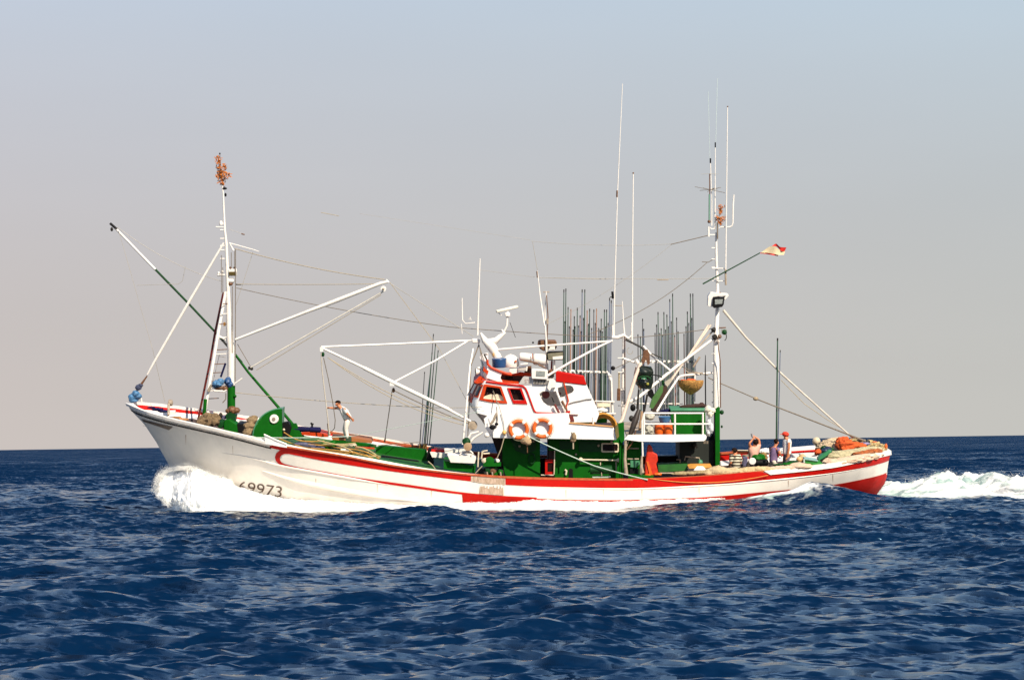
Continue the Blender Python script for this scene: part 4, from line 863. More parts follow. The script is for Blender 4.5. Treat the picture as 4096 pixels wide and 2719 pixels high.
# big white boom and its partner
B4 = MB().path([r4(255, 645, -2.0), r4(330, 598, -1.9), r4(640, 345, -1.2), r4(955, 108, -.4)], [pxr(12), pxr(13), pxr(12), pxr(9)], 12).build('net_boom', PIPEW, BOAT)
MB().path([r4(250, 640, -2.0), r4(300, 615, -2.0)], [pxr(14), pxr(10)], 8).build('boom_heel', PIPEW, B4)
for a, b, w in (((560, 500), (925, 0), 8), ((590, 470), (905, 0), 6)): tube(r4, [a, ((a[0] + b[0]) / 2 + 6, (a[1] + b[1]) / 2), b], w, 'boom_strut', mat('beige pink pipe', (.66, .52, .42)), B4, d=(-1.5, 0))
tube(r4, [(475, 722), (560, 580), (660, 432), (700, 420), (850, 408), (960, 395)], 8.5, 'boom_strut', PIPEW, B4, d=(-2.2, -.2))
tube(r4, [(720, 380), (740, 400), (860, 400)], 5, 'boom_strut', BEIGEP, B4, d=-.8); tube(r4, [(680, 345), (760, 380), (905, 420)], 3, 'boom_stay', ROPED, B4, d=-.7)
tube(r4, [(780, 350), (835, 265)], 8, 'boom_strut', BEIGEP, B4, d=-.8); tube(r4, [(795, 285), (790, 640)], 8, 'boom_strut', PIPEW, B4, d=.6)
MB().pr(r4, [(425, 655), (440, 605), (505, 515), (530, 505), (525, 560), (480, 640), (440, 700), (415, 690)], -2.0, -1.7).build('green_chute', mat('mid green panel', (.07, .17, .04), .5), B4)
MB().pr(r4, [(520, 515), (560, 505), (565, 550), (480, 690), (455, 730), (425, 715), (470, 620)], -1.9, -1.6).build('brown_beam', mat('dark brown beam', (.06, .025, .012), .6, var=.3), B4)
MB().pr(r4, [(540, 480), (600, 440), (600, 470), (560, 520)], -1.9, -1.7).build('chute_end', mat('pale worn panel', (.5, .44, .34), .6), B4)
# hydraulic ram leaning on the gallows
HY = MB().path([r4(325, 705, -2.4), r4(300, 780, -2.5), r4(262, 890, -2.6), r4(235, 960, -2.7)], [pxr(14), pxr(26), pxr(20), pxr(7)], 12).build('hydraulic_ram', mat('grimy brown black', (.035, .022, .016), .5, var=.3), BOAT)
tube(r4, [(325, 540), (310, 700)], 8, 'ram_rod', DARK, HY, d=-2.3); tube(r4, [(395, 580), (370, 720)], 8, 'ram_rod', DARK, HY, d=-2.3)
tube(r4, [(240, 960), (220, 1020)], 5, 'ram_rod', BEIGEP, HY, d=-2.8); tube(r4, [(300, 880), (265, 990), (225, 1040)], 5, 'ram_rod', BROWN, HY, d=-2.8)
MB().ball(r4(275, 690, -2.3), .11, sq=(1, .8, 1.3)).build('ram_head', BLACK, HY); MB().ball(r4(262, 780, -2.4), .1, sq=(1, .8, 1.2)).build('ram_head', DARK, HY)
tube(r4, [(350, 720), (330, 880)], 10, 'ram_guard', mat('rusty beige', (.45, .28, .16), .6), HY, d=-2.3)
# ------------------------------------------------------------------ after platform with rail and green locker
AP_ = MB().pr(r4, [(235, 918), (880, 914), (892, 930), (888, 950), (868, 968), (600, 976), (330, 972), (200, 955)], -2.95, -2.85)
AP_ = AP_.build('after_platform', WHITE, BOAT)
MB().pr(r4, [(235, 950), (885, 950), (880, 968), (235, 965)], -2.85, 2.9).build('platform_deck', BEIGEP, AP_)
for y in (736, 826): tube(r4, [(368, y), (868 if y < 800 else 915, y)], 6.5, 'rail', PIPEW, AP_, d=-2.9)
for x in (368, 626, 860): tube(r4, [(x, 736), (x, 920)], 7.5, 'rail_post', PIPEW, AP_, d=-2.9)
tube(r4, [(368, 736), (352, 800), (352, 920), (357, 1095)], 7, 'rail_post', PIPEW, AP_, d=-2.9)
LK = MB().pr(r4, [(590, 715), (880, 715), (885, 915), (630, 915), (600, 800)], -2.0, -.9).build('green_locker', GREEN, AP_)
MB().pr(r4, [(588, 702), (880, 702), (882, 720), (590, 720)], -2.1, -.8).build('locker_lid', LGREEN, LK, bevel=.02)
tube(r4, [(560, 690), (563, 655), (690, 657)], 5, 'rail', PIPEW, AP_, d=1.5); tube(r4, [(280, 655), (410, 657)], 5, 'rail', PIPEW, AP_, d=1.5)
# ---- under the platform
UN = MB().pr(r4, [(665, 965), (965, 965), (965, 1190), (665, 1190)], -.6, 1.8).build('shaded_bulkhead', mat('black green shade', (.010, .014, .010), .7), BOAT)  # near-black bulkhead colour carries the shade under the platform
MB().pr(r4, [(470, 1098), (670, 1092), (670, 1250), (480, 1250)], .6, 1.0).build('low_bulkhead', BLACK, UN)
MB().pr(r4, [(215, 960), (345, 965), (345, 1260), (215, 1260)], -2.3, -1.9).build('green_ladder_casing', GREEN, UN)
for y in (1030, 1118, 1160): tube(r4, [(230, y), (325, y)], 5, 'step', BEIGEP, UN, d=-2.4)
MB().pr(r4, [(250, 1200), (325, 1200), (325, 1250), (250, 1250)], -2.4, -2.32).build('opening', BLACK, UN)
MB().pr(r4, [(255, 1130), (330, 1135), (335, 1160), (300, 1190), (255, 1185)], -2.45, -2.35).build('green_tray', LGREEN, UN)
tube(r4, [(350, 1095), (345, 1180), (350, 1230), (340, 1250)], [8, 12, 20, 10], 'beige_chain', BEIGEP, UN, d=-2.7)
MB().pr(r4, [(485, 1172), (735, 1162), (735, 1215), (490, 1228)], -2.4, -1.6).build('green_bin', DECKG, UN); tube(r4, [(500, 1237), (660, 1236)], 6, 'bin_edge', BEIGEP, UN, d=-2.5)
tube(r4, [(638, 1124), (668, 1124), (670, 1235)], 5, 'pipe', mat('brass pipe', (.35, .22, .14), .5), UN, d=-2.0)
tube(r4, [(706, 1130), (715, 1098), (830, 1110), (835, 1150)], 6, 'pipe', BEIGEP, UN, d=-1.6); MB().ball(r4(838, 1145, -1.6), .11, jit=.3).build('valve', LGREEN, UN)
MB().ball(r4(790, 1010, -.8), .12, jit=.5).build('gauge', DARK, UN)
for x in (870, 885, 900): tube(r4, [(x, 968), (x, 990)], 3, 'hook', BEIGEP, UN, d=-2)
MB().pr(r4, [(235, 1260), (450, 1262), (440, 1288), (240, 1288)], -3.0, -2.2).build('green_sill', GREEN, UN)
# ------------------------------------------------------------------ after mast
AM = MB()
AM.path([r4(972, 700, -.6), r4(972, 400, -.5), r4(972, 110, -.3), r4(975, 0, -.2)], [pxr(27), pxr(26), pxr(22), pxr(15)], 14)
AM.path([r4(975, 10, -.2), r7(1000, 1400, 0), r7(1002, 1310, 0), r7(993, 1100, 0), r7(992, 940, 0)], [pxr(18), pxr(16), pxr(13), pxr(11), pxr(8)], 12)
AM = AM.build('after_mast', PIPEW, BOAT)
MB().pr(r4, [(962, 712), (985, 688), (1003, 688), (1003, 1192), (962, 1192)], -.95, -.5).build('mast_casing', GREEN, AM, bevel=.02)
MB().pr(r4, [(958, 715), (964, 712), (964, 1192), (958, 1192)], -.9, -.5).build('casing_shade_strip', BLACK, AM)  # black strip stands for the shaded left side of the green casing
MB().pr(r4, [(885, 980), (930, 925), (962, 880), (962, 1190), (940, 1190), (900, 1100)], -.4, .8).build('dark_side_panel', BLACK, AM)
for y in (728, 848): MB().ball(r4(1018, y, -.7), .085, sq=(1, .8, 1.1) if y < 800 else (.5, .8, .7)).build('cleat', DGREEN, AM)
for y in (240, 320, 400, 485, 560, 645): tube(r4, [(935, y), (955, y)], 6, 'step', PIPEW, AM, d=-.5)
for y, s_ in ((1033, -1), (1100, -1), (1150, -1), (1216, -1)): tube(r7, [(965, y), (998, y)], 4.5, 'step', PIPEW, AM, d=0)
tube(r4, [(985, 100), (990, 200), (1005, 300), (1008, 690)], 4, 'conduit', BROWN, AM, d=-.8)
for (x, y, r_, mm) in ((950, 40, .1, DARK), (1000, 95, .08, BROWN), (960, 100, .11, DARK), (1040, 60, .1, DGREEN), (985, 135, .07, PIPEW)): MB().ball(r4(x, y, -.5), r_, jit=.3).build('mast_fitting', mm, AM)
MB().path([r4(1035 + 22 * math.cos(a), 95 + 35 * math.sin(a), -.5) for a in [-1.5 + i * .4 for i in range(8)]], .018, 5).build('rope_loop', DARK, AM)
tube(r7, [(1010, 1510), (1050, 1508)], 5, 'arm', BROWN, AM, d=-.3); MB().box(r7(1040, 1530, -.3), .2, .15, .15).build('junction_box', mat('grey green box', (.3, .33, .26), .5), AM)
SP = MB().pr(r7, [(945, 1320), (960, 1298), (1005, 1302), (1062, 1306), (1068, 1318), (1045, 1345), (1035, 1320), (975, 1325), (970, 1385), (942, 1380)], -.35, .1).build('spotlight', PIPEW, AM, bevel=.01)
MB().pr(r7, [(975, 1325), (1042, 1328), (1038, 1370), (1028, 1385), (980, 1392), (968, 1378)], -.45, -.15).build('lamp_housing', BLACK, SP)
MB().pr(r7, [(985, 1340), (1033, 1338), (1028, 1366), (985, 1370)], -.47, -.45).build('lamp_glass', LAMPG, SP)
MB().ball(r7(1015, 1303, -.1), .05).build('mount', BROWN, SP)
MB().path([r7(1035, 1405), r7(1170, 1568), r5(735, 0), r5(1040, 275), r5(1470, 660)], [pxr(11), pxr(9), pxr(8), pxr(7), pxr(6)], 8).build('backstay', mat('pale rope', (.62, .55, .46)), AM)
tube(r5, [(715, 50), (960, 300), (1200, 465), (1350, 555)], 2.6, 'backstay', ROPE, AM, d=.3)
tube(r4, [(905, 438), (1005, 488)], 4, 'backstay', ROPED, AM, d=-.5); tube(r5, [(5, 55), (90, 88), (430, 235)], 4, 'backstay', ROPED, AM, d=(-.5, -.3)); tube(r5, [(450, 245), (680, 335), (1400, 612), (1600, 690)], [5, 5, 6, 9], 'backstay', ROPED, AM, d=(-.3, 0))
MB().ball(r5(452, 246, -.3), .09, sq=(1.2, .8, .9)).build('stay_block', mat('brown block', (.34, .25, .15), .6), AM)
tube(r4, [(960, 30), (880, 120), (720, 290)], 6, 'strut', BEIGEP, AM, d=(-.3, -.8))
# aerials on the mast head
WA = MB().path([r7(1048, 1250, -.2), r7(1052, 900, -.2), r7(1060, 190, -.2)], [pxr(5.7), pxr(4.9), pxr(3.7)], 8).build('whip_antenna', PIPEW, BOAT); MB().ball(r7(1061, 190, -.2), .03).build('tip', BROWN, WA)
for y in (1155, 1230): tube(r7, [(970, y), (1050, y)], 4, 'spreader', PIPEW, WA, d=-.1)
tube(r7, [(1048, 1160), (1050, 1255)], 8, 'clamp', BEIGEP, WA, d=-.2)
WB = MB().path([r7(985, 920, 0), r7(986, 700, 0), r7(987, 430, 0)], [pxr(7), pxr(4), pxr(3)], 8).build('whip_antenna', PIPEW, BOAT); tube(r7, [(987, 403), (987, 433)], 5, 'tip', BLACK, WB, d=0)
tube(r7, [(990, 400), (1000, 20)], 1.6, 'fine_tip', mat('pale green whip', (.62, .72, .66), .5), WB, d=0)
WC = MB().path([r7(965, 900, 0), r7(966, 760, 0), r7(958, 525, 0)], [pxr(6), pxr(4), pxr(4)], 8).build('yagi_antenna', PIPEW, BOAT); tube(r7, [(958, 498), (958, 526)], 6, 'tip', BLACK, WC, d=0)
tube(r7, [(953, 590), (954, 712)], 4, 'boom', BROWN, WC, d=-.05); tube(r7, [(951, 712), (950, 870)], 4.5, 'boom', LGREEN, WC, d=-.05)
for x, y in ((865, 668), (895, 690), (915, 675), (1000, 682), (1020, 672), (1045, 704), (940, 700), (990, 672)): tube(r7, [(955, 685), (x, y)], 2, 'element', ROPED, WC, d=(-.05, random.uniform(-.4, .4)))
for x in (900, 1010): tube(r7, [(955, 590), (x, 593)], 1.2, 'element', WIRE, WC, d=-.05)
tube(r7, [(945, 100), (955, 495)], 1.4, 'fine_tip', mat('pale green whip', (.62, .72, .66)), WC, d=0)
MB().ball(r7(950, 876, -.05), .065).build('ball', BROWN, WC)
MB().path([r7(947, 965, 0), r7(948, 905, 0), r7(965, 920, 0), r7(985, 918, 0)], [pxr(9), pxr(6), pxr(5), pxr(6)], 8).build('cup_mount', PIPEW, WC); tube(r7, [(948, 955), (985, 955)], 5, 'cup_mount', PIPEW, WC)
WD = MB().path([r7(1008, 915, -.1), r7(1020, 908, -.1), r7(1075, 908, -.1), r7(1088, 900, -.1), r7(1092, 880, -.1), r7(1093, 780, -.1), r7(1098, 715, -.1)], [pxr(4), pxr(5), pxr(6), pxr(6), pxr(6), pxr(7), pxr(5)], 8).build('bent_antenna', PIPEW, BOAT)
tube(r7, [(1000, 880), (1000, 980)], 6, 'mast_cap', ROPED, AM, d=-.1)
# wires between the masts
for a, b, w in (((r7(720, 1012, 0)), r7(945, 958, 0), 3.5),): MB().path([a, b], pxr(w), 5).build('aerial_wire', ROPED, AM)
line(P(2125, 965, 0), r7(722, 1010, 0), 1.4, 'aerial_wire', WIRE, AM, .1); line(r7(730, 1010, 0), r7(0, 1480, 0), 1.3, 'aerial_wire', WIRE, AM, .2)
line(P(1920, 1080, -.4), P(2150, 1110, -.5), 1.2, 'aerial_wire', WIRE, AM); line(P(2150, 1110, -.5), r7(985, 1215, 0), 2.0, 'aerial_wire', WIRE, AM, .03)
tube(r7, [(640, 1223), (708, 1223)], 4, 'insulator', BEIGEP, AM, d=-.2)
line(r7(940, 1118, 0), r7(500, 1430, -.3), 2.8, 'aerial_wire', ROPED, AM, .15); line(r7(500, 1430, -.3), r7(240, 1545, -.5), 2.8, 'aerial_wire', ROPED, AM, .03); tube(r7, [(908, 1115), (945, 1118), (985, 1095)], 3, 'aerial_wire', ROPED, AM)
line(P(1440, 855, 0), P(2120, 960, 0), 1.0, 'aerial_wire', WIRE, AM); tube(r6, [(1540, 523), (1665, 547)], 2.4, 'insulator', ROPE, AM)
tube(r7, [(0, 1212), (345, 1220)], 1.6, 'aerial_wire', WIRE, AM)
# rod racks
def rail_(pts, w=6, d=1.7, R=r3, name='rod_rack'): return tube(R, pts, w, name, PIPEW, BOAT, d=d)
K1 = rail_([(830, 352), (1000, 362), (1235, 372), (1262, 400), (1268, 560), (1278, 740)], 9, 1.4)
tube(r3, [(1120, 595), (1290, 602)], 6, 'rack_bar', PIPEW, K1, d=1.3); tube(r3, [(1130, 690), (1300, 695)], 6, 'rack_bar', PIPEW, K1, d=1.3); tube(r3, [(1238, 380), (1262, 432)], 12, 'rack_knee', PIPEW, K1, d=1.4)
for x in (1130, 1200, 1255): tube(r3, [(x, 590), (x, 700)], 4, 'rack_bar', PIPEW, K1, d=1.3)
K2 = rail_([(345, 300), (430, 303), (780, 305), (800, 300)], 9, 1.4, r4)
tube(r4, [(430, 655), (690, 658)], 5, 'rack_bar', PIPEW, K2, d=1.3)
for x in range(440, 780, 42): MB().box(r4(x, 304, 1.35), .08, .1, .1).build('clip', PIPEW, K2)
for x in range(880, 1240, 32): MB().box(r3(x, 366, 1.35), .06, .1, .08).build('clip', PIPEW, K1)
# ------------------------------------------------------------------ people
def skin_mesh(name, chains, material, parent, sub=1):
    """chains: lists of (point, radius); points equal to earlier ones are shared, so the body is one surface grown over one skeleton"""
    vs, rs, es, key = [], [], [], {}
    def vid(p, r):
        k = (round(p.x, 4), round(p.y, 4), round(p.z, 4))
        if k not in key: key[k] = len(vs); vs.append(Vector(p)); rs.append(r)
        return key[k]
    for ch in chains:
        ids = [vid(p, r) for p, r in ch]
        es += [(a, b) for a, b in zip(ids, ids[1:])]
    o3 = Vector(vs[0]); me = bpy.data.meshes.new(name); me.from_pydata([v - o3 for v in vs], es, [])
    me.materials.append(material)
    o = bpy.data.objects.new(name, me); COL.objects.link(o); ORG[o] = o3; o.parent = parent; o.location = o3 - ORG[parent]
    es_ = 1.28
    sk = o.modifiers.new('skin', 'SKIN'); sk.use_smooth_shade = True; sk.branch_smoothing = .4
    if not me.skin_vertices: return o
    for i, r in enumerate(rs): me.skin_vertices[0].data[i].radius = (r * es_, r * es_)
    me.skin_vertices[0].data[0].use_root = True
    if sub: sm = o.modifiers.new('subdivision', 'SUBSURF'); sm.levels = sub; sm.render_levels = sub
    return o
def person(label, J, look, shirt, trousers, group=None, sleeves=.5, pants=True, sitting=False, hat=None, name='person'):
    """J: world points pel, chest, neck, head, and per side s in (n, f): sh, el, ha, hip, kn, an, toe; look: direction of the face"""
    look = Vector(look).normalized(); root = thing(name, label, 'person', J['base'], group)
    sink = (J['neck'] - J['chest']).normalized(); J['neck'] = J['neck'] - sink * .02; J['head'] = J['head'] - (J['head'] - J['neck']).normalized() * .03
    for s in 'nf': J['sh' + s] = J['sh' + s] + sink * .035
    pel, ch, nk, hd = J['pel'], J['chest'], J['neck'], J['head']; waist = pel.lerp(ch, .45); up = (hd - nk).normalized()
    side = look.cross(up).normalized()
    C = [[(pel, .10), (waist, .09), (ch, .10), (nk, .055), (hd - up * .045, .078), (hd + up * .03, .098), (hd + up * .09, .062)]]
    C.append([(hd - up * .045, .078), (hd - up * .06 + look * .075, .03)])       # chin
    C.append([(hd + up * .03, .098), (hd + up * .0 + look * .115, .014)])        # nose
    for s in 'nf':
        sh, el, ha = J['sh' + s], J['el' + s], J['ha' + s]; fd = (ha - el).normalized()
        C.append([(ch, .10), (sh, .055), (sh.lerp(el, .5), .05), (el, .04), (el.lerp(ha, .5), .036), (ha, .026), (ha + fd * .05, .034)])
        sd = fd.orthogonal().normalized(); cr = fd.cross(sd)
        for k, (o_, ln) in enumerate(((-.033, .055), (-.011, .07), (.011, .075), (.033, .062))):
            b = ha + fd * .085 + sd * o_
            C.append([(ha + fd * .05, .034), (b, .011), (b + fd * ln * .55 + cr * .006, .0095), (b + fd * ln + cr * .022, .008)])
        C.append([(ha + fd * .05, .034), (ha + fd * .06 + sd * .05, .012), (ha + fd * .10 + sd * .06, .010)])
        C.append([(pel, .10), (J['hip' + s], .09), (J['hip' + s].lerp(J['kn' + s], .5), .075), (J['kn' + s], .056), (J['kn' + s].lerp(J['an' + s], .35), .055), (J['an' + s], .036), (J['toe' + s], .035)])
    skin_mesh('body', C, SKIN, root, 1)
    C = [[(pel.lerp(waist, -.45), .140), (pel, .155), (waist, .16), (ch, .185), (ch.lerp(nk, .75), .10), (nk.lerp(ch, .05), .062)]]
    for s in 'nf': C.append([(ch, .185), (J['sh' + s], .088), (J['sh' + s].lerp(J['el' + s], sleeves), .066)])
    skin_mesh('shirt', C, shirt, root, 1)
    if pants:
        C = [[(waist.lerp(pel, .45), .13), (pel, .15)]]
        for s in 'nf':
            e = J['an' + s] if pants is True else J['kn' + s]
            C.append([(pel, .155), (J['hip' + s], .108), (J['hip' + s].lerp(J['kn' + s], .5), .092), (J['kn' + s], .074)] + ([(J['kn' + s].lerp(e, .5), .066), (e, .055)] if pants is True else []))
        skin_mesh('trousers', C, trousers, root, 1)
    hb = MB(); hb.ball(hd + up * .050 - look * .028, .116, 14, sq=(1, 1, .86), jit=.08, axes=(look, side, up))
    # trim the hair away from the face
    keep = [v for v in hb.v]
    for i, v in enumerate(hb.v):
        q = v - hd; f = q.dot(look); u = q.dot(up)
        if f > -.01 and u < .10: hb.v[i] = v - look * (f + .01) * .9
    hb.build('hair', HAIR, root)
    for k in (-1, 1):
        MB().ball(hd + look * .088 + side * (.032 * k) + up * .025, .011, 8).build('eye', BLACK, root)
        MB().ball(hd + side * (.088 * k) - look * .005 + up * .01, .024, 8, sq=(.6, .5, 1.2), axes=(look, side, up)).build('ear', SKIN, root)
    if hat:
        h = MB().ball(hd + up * .06 - look * .012, .132, 14, sq=(1.05, 1.0, .80), axes=(look, side, up)).build('cap', hat, root)
        MB().ball(hd + up * .07 + look * .13, .085, 12, sq=(1.0, .9, .14), axes=(look, side, up)).build('cap_peak', hat, h)
    return root
WSHIRT = mat('white cotton', (.88, .85, .80), .85, var=.06, vscale=8); PINK = mat('pink cotton', (.66, .36, .27), .85, var=.08, vscale=8)
WPANTS = mat('cream white trousers', (.80, .71, .62), .85, var=.06, vscale=8)
VIOL = mat('violet cotton', (.22, .14, .26), .85, var=.12, vscale=8); BEI = mat('beige shorts', (.62, .54, .42), .85); GTR = mat('grey trousers', (.13, .11, .13), .85)
DTR = mat('dark trousers', (.04, .025, .02), .85)
STR = bpy.data.materials.new('black and cream striped jersey'); STR.use_nodes = True
_t = STR.node_tree; _b = _t.nodes['Principled BSDF']; _b.inputs['Roughness'].default_value = .9
_c = _t.nodes.new('ShaderNodeTexCoord'); _w = _t.nodes.new('ShaderNodeTexWave'); _w.bands_direction = 'Z'; _w.inputs['Scale'].default_value = 2.7; _w.inputs['Distortion'].default_value = 1.2; _w.inputs['Detail'].default_value = 2
_r = _t.nodes.new('ShaderNodeValToRGB'); _r.color_ramp.interpolation = 'CONSTANT'; _r.color_ramp.elements[0].color = (.045, .03, .015, 1); _r.color_ramp.elements[1].color = (.66, .60, .45, 1); _r.color_ramp.elements[1].position = .55
_t.links.new(_c.outputs['Object'], _w.inputs['Vector']); _t.links.new(_w.outputs['Fac'], _r.inputs[0]); _t.links.new(_r.outputs[0], _b.inputs['Base Color'])
def joints(R, spec): return {k: R(*v) for k, v in spec.items()}
# the man bending on the fore deck with the hanging rope in his hand
person('dark-haired man in white bending forward to hold the ropes on the fore deck', joints(r2, dict(
    base=(350, 855, -1.0), pel=(352, 688, -1.0), chest=(322, 632, -1.0), neck=(296, 606, -1.0), head=(277, 577, -1.0),
    shn=(328, 622, -1.2), eln=(357, 664, -1.28), han=(380, 690, -1.15), shf=(305, 612, -.8), elf=(262, 613, -.85), haf=(214, 610, -1.15),
    hipn=(350, 705, -1.1), knn=(338, 765, -1.1), ann=(352, 838, -1.1), toen=(325, 850, -1.1), hipf=(352, 705, -.9), knf=(328, 762, -.9), anf=(340, 835, -.9), toef=(312, 848, -.9))),
    (-1, -.25, -.45), WSHIRT, WPANTS, 'crewmen on deck', sleeves=.75)
person('crewman in black and cream striped jersey sitting with his back turned', joints(s4, dict(
    base=(410, 1480, -2.0), pel=(410, 1300, -2.0), chest=(405, 1130, -2.0), neck=(395, 1050, -2.0), head=(372, 990, -2.0),
    shn=(330, 1110, -2.1), eln=(310, 1230, -2.2), han=(270, 1300, -2.0), shf=(480, 1110, -1.8), elf=(505, 1230, -1.8), haf=(440, 1320, -1.5),
    hipn=(380, 1330, -2.0), knn=(200, 1340, -2.0), ann=(190, 1480, -2.0), toen=(130, 1490, -2.0), hipf=(440, 1330, -1.7), knf=(260, 1340, -1.6), anf=(250, 1480, -1.6), toef=(190, 1490, -1.6))),
    (-1, .5, -.05), STR, DTR, 'crewmen on deck', sleeves=.95)
person('crewman in pink shirt with both arms raised holding a bottle to his mouth', joints(s4, dict(
    base=(740, 1440, -1.2), pel=(745, 1180, -1.2), chest=(775, 970, -1.2), neck=(785, 895, -1.2), head=(790, 825, -1.2),
    shn=(690, 940, -1.2), eln=(672, 850, -1.3), han=(735, 770, -1.25), shf=(868, 900, -1.1), elf=(862, 775, -1.1), haf=(785, 720, -1.15),
    hipn=(720, 1210, -1.2), knn=(640, 1300, -1.4), ann=(650, 1440, -1.4), toen=(600, 1450, -1.4), hipf=(780, 1210, -1.0), knf=(880, 1300, -1.0), anf=(880, 1440, -1.0), toef=(930, 1450, -1.0))),
    (-.45, .9, .3), PINK, DTR, 'crewmen on deck', sleeves=.3)
person('crewman in violet shirt and pale shorts looking down at his hands', joints(s4, dict(
    base=(1150, 1450, -1.6), pel=(1145, 1190, -1.6), chest=(1150, 985, -1.6), neck=(1180, 895, -1.6), head=(1212, 820, -1.6),
    shn=(1220, 965, -1.8), eln=(1275, 1060, -1.8), han=(1290, 1090, -1.5), shf=(1100, 960, -1.4), elf=(1110, 1080, -1.3), haf=(1200, 1100, -1.2),
    hipn=(1180, 1220, -1.7), knn=(1190, 1330, -1.7), ann=(1185, 1450, -1.7), toen=(1220, 1460, -1.7), hipf=(1110, 1220, -1.5), knf=(1110, 1330, -1.5), anf=(1110, 1450, -1.5), toef=(1140, 1460, -1.5))),
    (1, .35, -.5), VIOL, BEI, 'crewmen on deck', sleeves=.6, pants='short')
person('standing crewman in red cap, white T-shirt and grey trousers', joints(s4, dict(
    base=(1400, 1455, -1.4), pel=(1410, 1035, -1.4), chest=(1412, 830, -1.4), neck=(1400, 755, -1.4), head=(1380, 680, -1.4),
    shn=(1452, 800, -1.6), eln=(1448, 945, -1.66), han=(1415, 1115, -1.6), shf=(1385, 790, -1.2), elf=(1370, 930, -1.15), haf=(1365, 1060, -1.1),
    hipn=(1430, 1060, -1.5), knn=(1400, 1260, -1.5), ann=(1420, 1445, -1.5), toen=(1360, 1455, -1.5), hipf=(1385, 1060, -1.3), knf=(1370, 1260, -1.3), anf=(1390, 1445, -1.3), toef=(1330, 1455, -1.3))),
    (-1, -.05, -.05), WSHIRT, GTR, 'crewmen on deck', sleeves=.55, hat=mat('red cap cloth', (.62, .035, .01), .8))
def single(mb, name, material, label, cat, group=None, **k):
    return tag(mb.build(name, material, None, **k), label, cat, group)
b_ = MB().lathe(s4(738, 745, -1.25), (s4(725, 665, -1.25) - s4(738, 745, -1.25)), [(0, .02), (.04, .022), (.06, .045), (.19, .05), (.21, .0)], 12)
single(b_, 'bottle', mat('grey plastic bottle', (.35, .33, .34), .3), 'grey bottle lifted to the mouth of the man in pink', 'bottle')
# ------------------------------------------------------------------ lifebuoys
def lifebuoy(cx, cy, label, rot):
    c = s1(cx, cy, -3.05); root = thing('lifebuoy', label, 'lifebuoy', c, 'lifebuoys on the boat deck side'); R_, r_ = .325, .075; n = 40
    def seg(a0, a1, grow, name, m, par=root):
        g = []
        k = max(3, int((a1 - a0) / (2 * math.pi) * n))
        for i in range(k + 1):
            a = a0 + (a1 - a0) * i / k; e = XV * math.cos(a) + UV * math.sin(a)
            g.append([c + e * (R_ + (r_ + grow) * math.cos(b)) - HV * ((r_ + grow) * math.sin(b)) for b in [2 * math.pi * j / 12 for j in range(13)]])
        return MB().grid(g).build(name, m, par)
    seg(0, 2 * math.pi, 0, 'ring', BUOYO)
    for k in range(4):
        a = rot + k * math.pi / 2; seg(a - .16, a + .16, .006, 'white_band', PIPEW)
    pts = []
    for i in range(33):
        a = rot + 2 * math.pi * i / 32; e = XV * math.cos(a) + UV * math.sin(a); pts.append(c + e * (R_ + r_ + .012 + .03 * abs(math.sin(2 * (a - rot)))) - HV * .02)
    MB().path(pts, .008, 5).build('grab_line', ROPE, root)
lifebuoy(783, 1277, 'orange and white lifebuoy nearer the bow, hung on the white boat deck side', .95); lifebuoy(1113, 1262, 'orange and white lifebuoy nearer the stern, hung on the white boat deck side', .62)
# ------------------------------------------------------------------ fishing rods standing upright
RM = {'g': (RODG, 'dark green'), 'b': (RODB, 'blue grey'), 'k': (RODK, 'charcoal'), 'o': (RODO, 'orange brown'), 'r': (mat('red brown rod', (.26, .10, .07), .4), 'red brown')}
def rod_(x, ytop, ybot, c, where, group, lean=0, d=1.5, w=5.0):
    jj = random.uniform(-.25, .25)
    a = P(x + lean, ybot, d + jj); b = P(x, ytop, d + jj)
    r = MB().path([a, a.lerp(b, .5), b], [pxr(w), pxr(w * .92), pxr(w * .7)], 6)
    o = single(r, 'fishing_rod', RM[c][0], '%s fishing rod standing upright %s' % (RM[c][1], where), 'fishing rod', group)
    MB().path([a.lerp(b, .975), b], pxr(w * .85), 6).build('tip_wrap', DARK if c != 'o' else RODO, o)
T1 = [(83, 1280, 'g'), (95, 1275, 'g'), (108, 1385, 'g'), (125, 1398, 'o'), (138, 1520, 'k'), (150, 1500, 'g'), (163, 1390, 'g'), (180, 1435, 'r'), (192, 1280, 'b'), (208, 1280, 'g'), (222, 1405, 'o'), (237, 1395, 'g'), (249, 1510, 'b'), (262, 1400, 'k'), (278, 1395, 'o'), (291, 1510, 'k'), (299, 1525, 'b'), (313, 1530, 'g'),
      (325, 1400, 'g'), (338, 1400, 'g'), (347, 1480, 'b'), (356, 1330, 'b'), (366, 1345, 'b')]
T1 += [(89, 1470, 'k'), (116, 1500, 'k'), (145, 1440, 'g'), (171, 1495, 'b'), (186, 1530, 'k'), (200, 1450, 'k'), (230, 1485, 'g'), (270, 1480, 'k'), (306, 1455, 'g'), (332, 1500, 'k')]
for x, y, c in T1: rod_(2200 + x * .6698, 300 + y * .6698, 1655, c, 'in the rack just behind the wheelhouse', 'fishing rods in the forward rack', lean=-4)
T2 = [(525, 1548, 'k'), (553, 1455, 'k'), (560, 1515, 'b'), (627, 1540, 'k'), (645, 1415, 'g'), (664, 1512, 'g'), (680, 1415, 'g'), (698, 1430, 'g'), (715, 1338, 'b'), (732, 1305, 'g'), (745, 1552, 'r'), (756, 1448, 'k'), (800, 1545, 'r'), (820, 1412, 'g'), (838, 1305, 'g'), (853, 1305, 'g')]
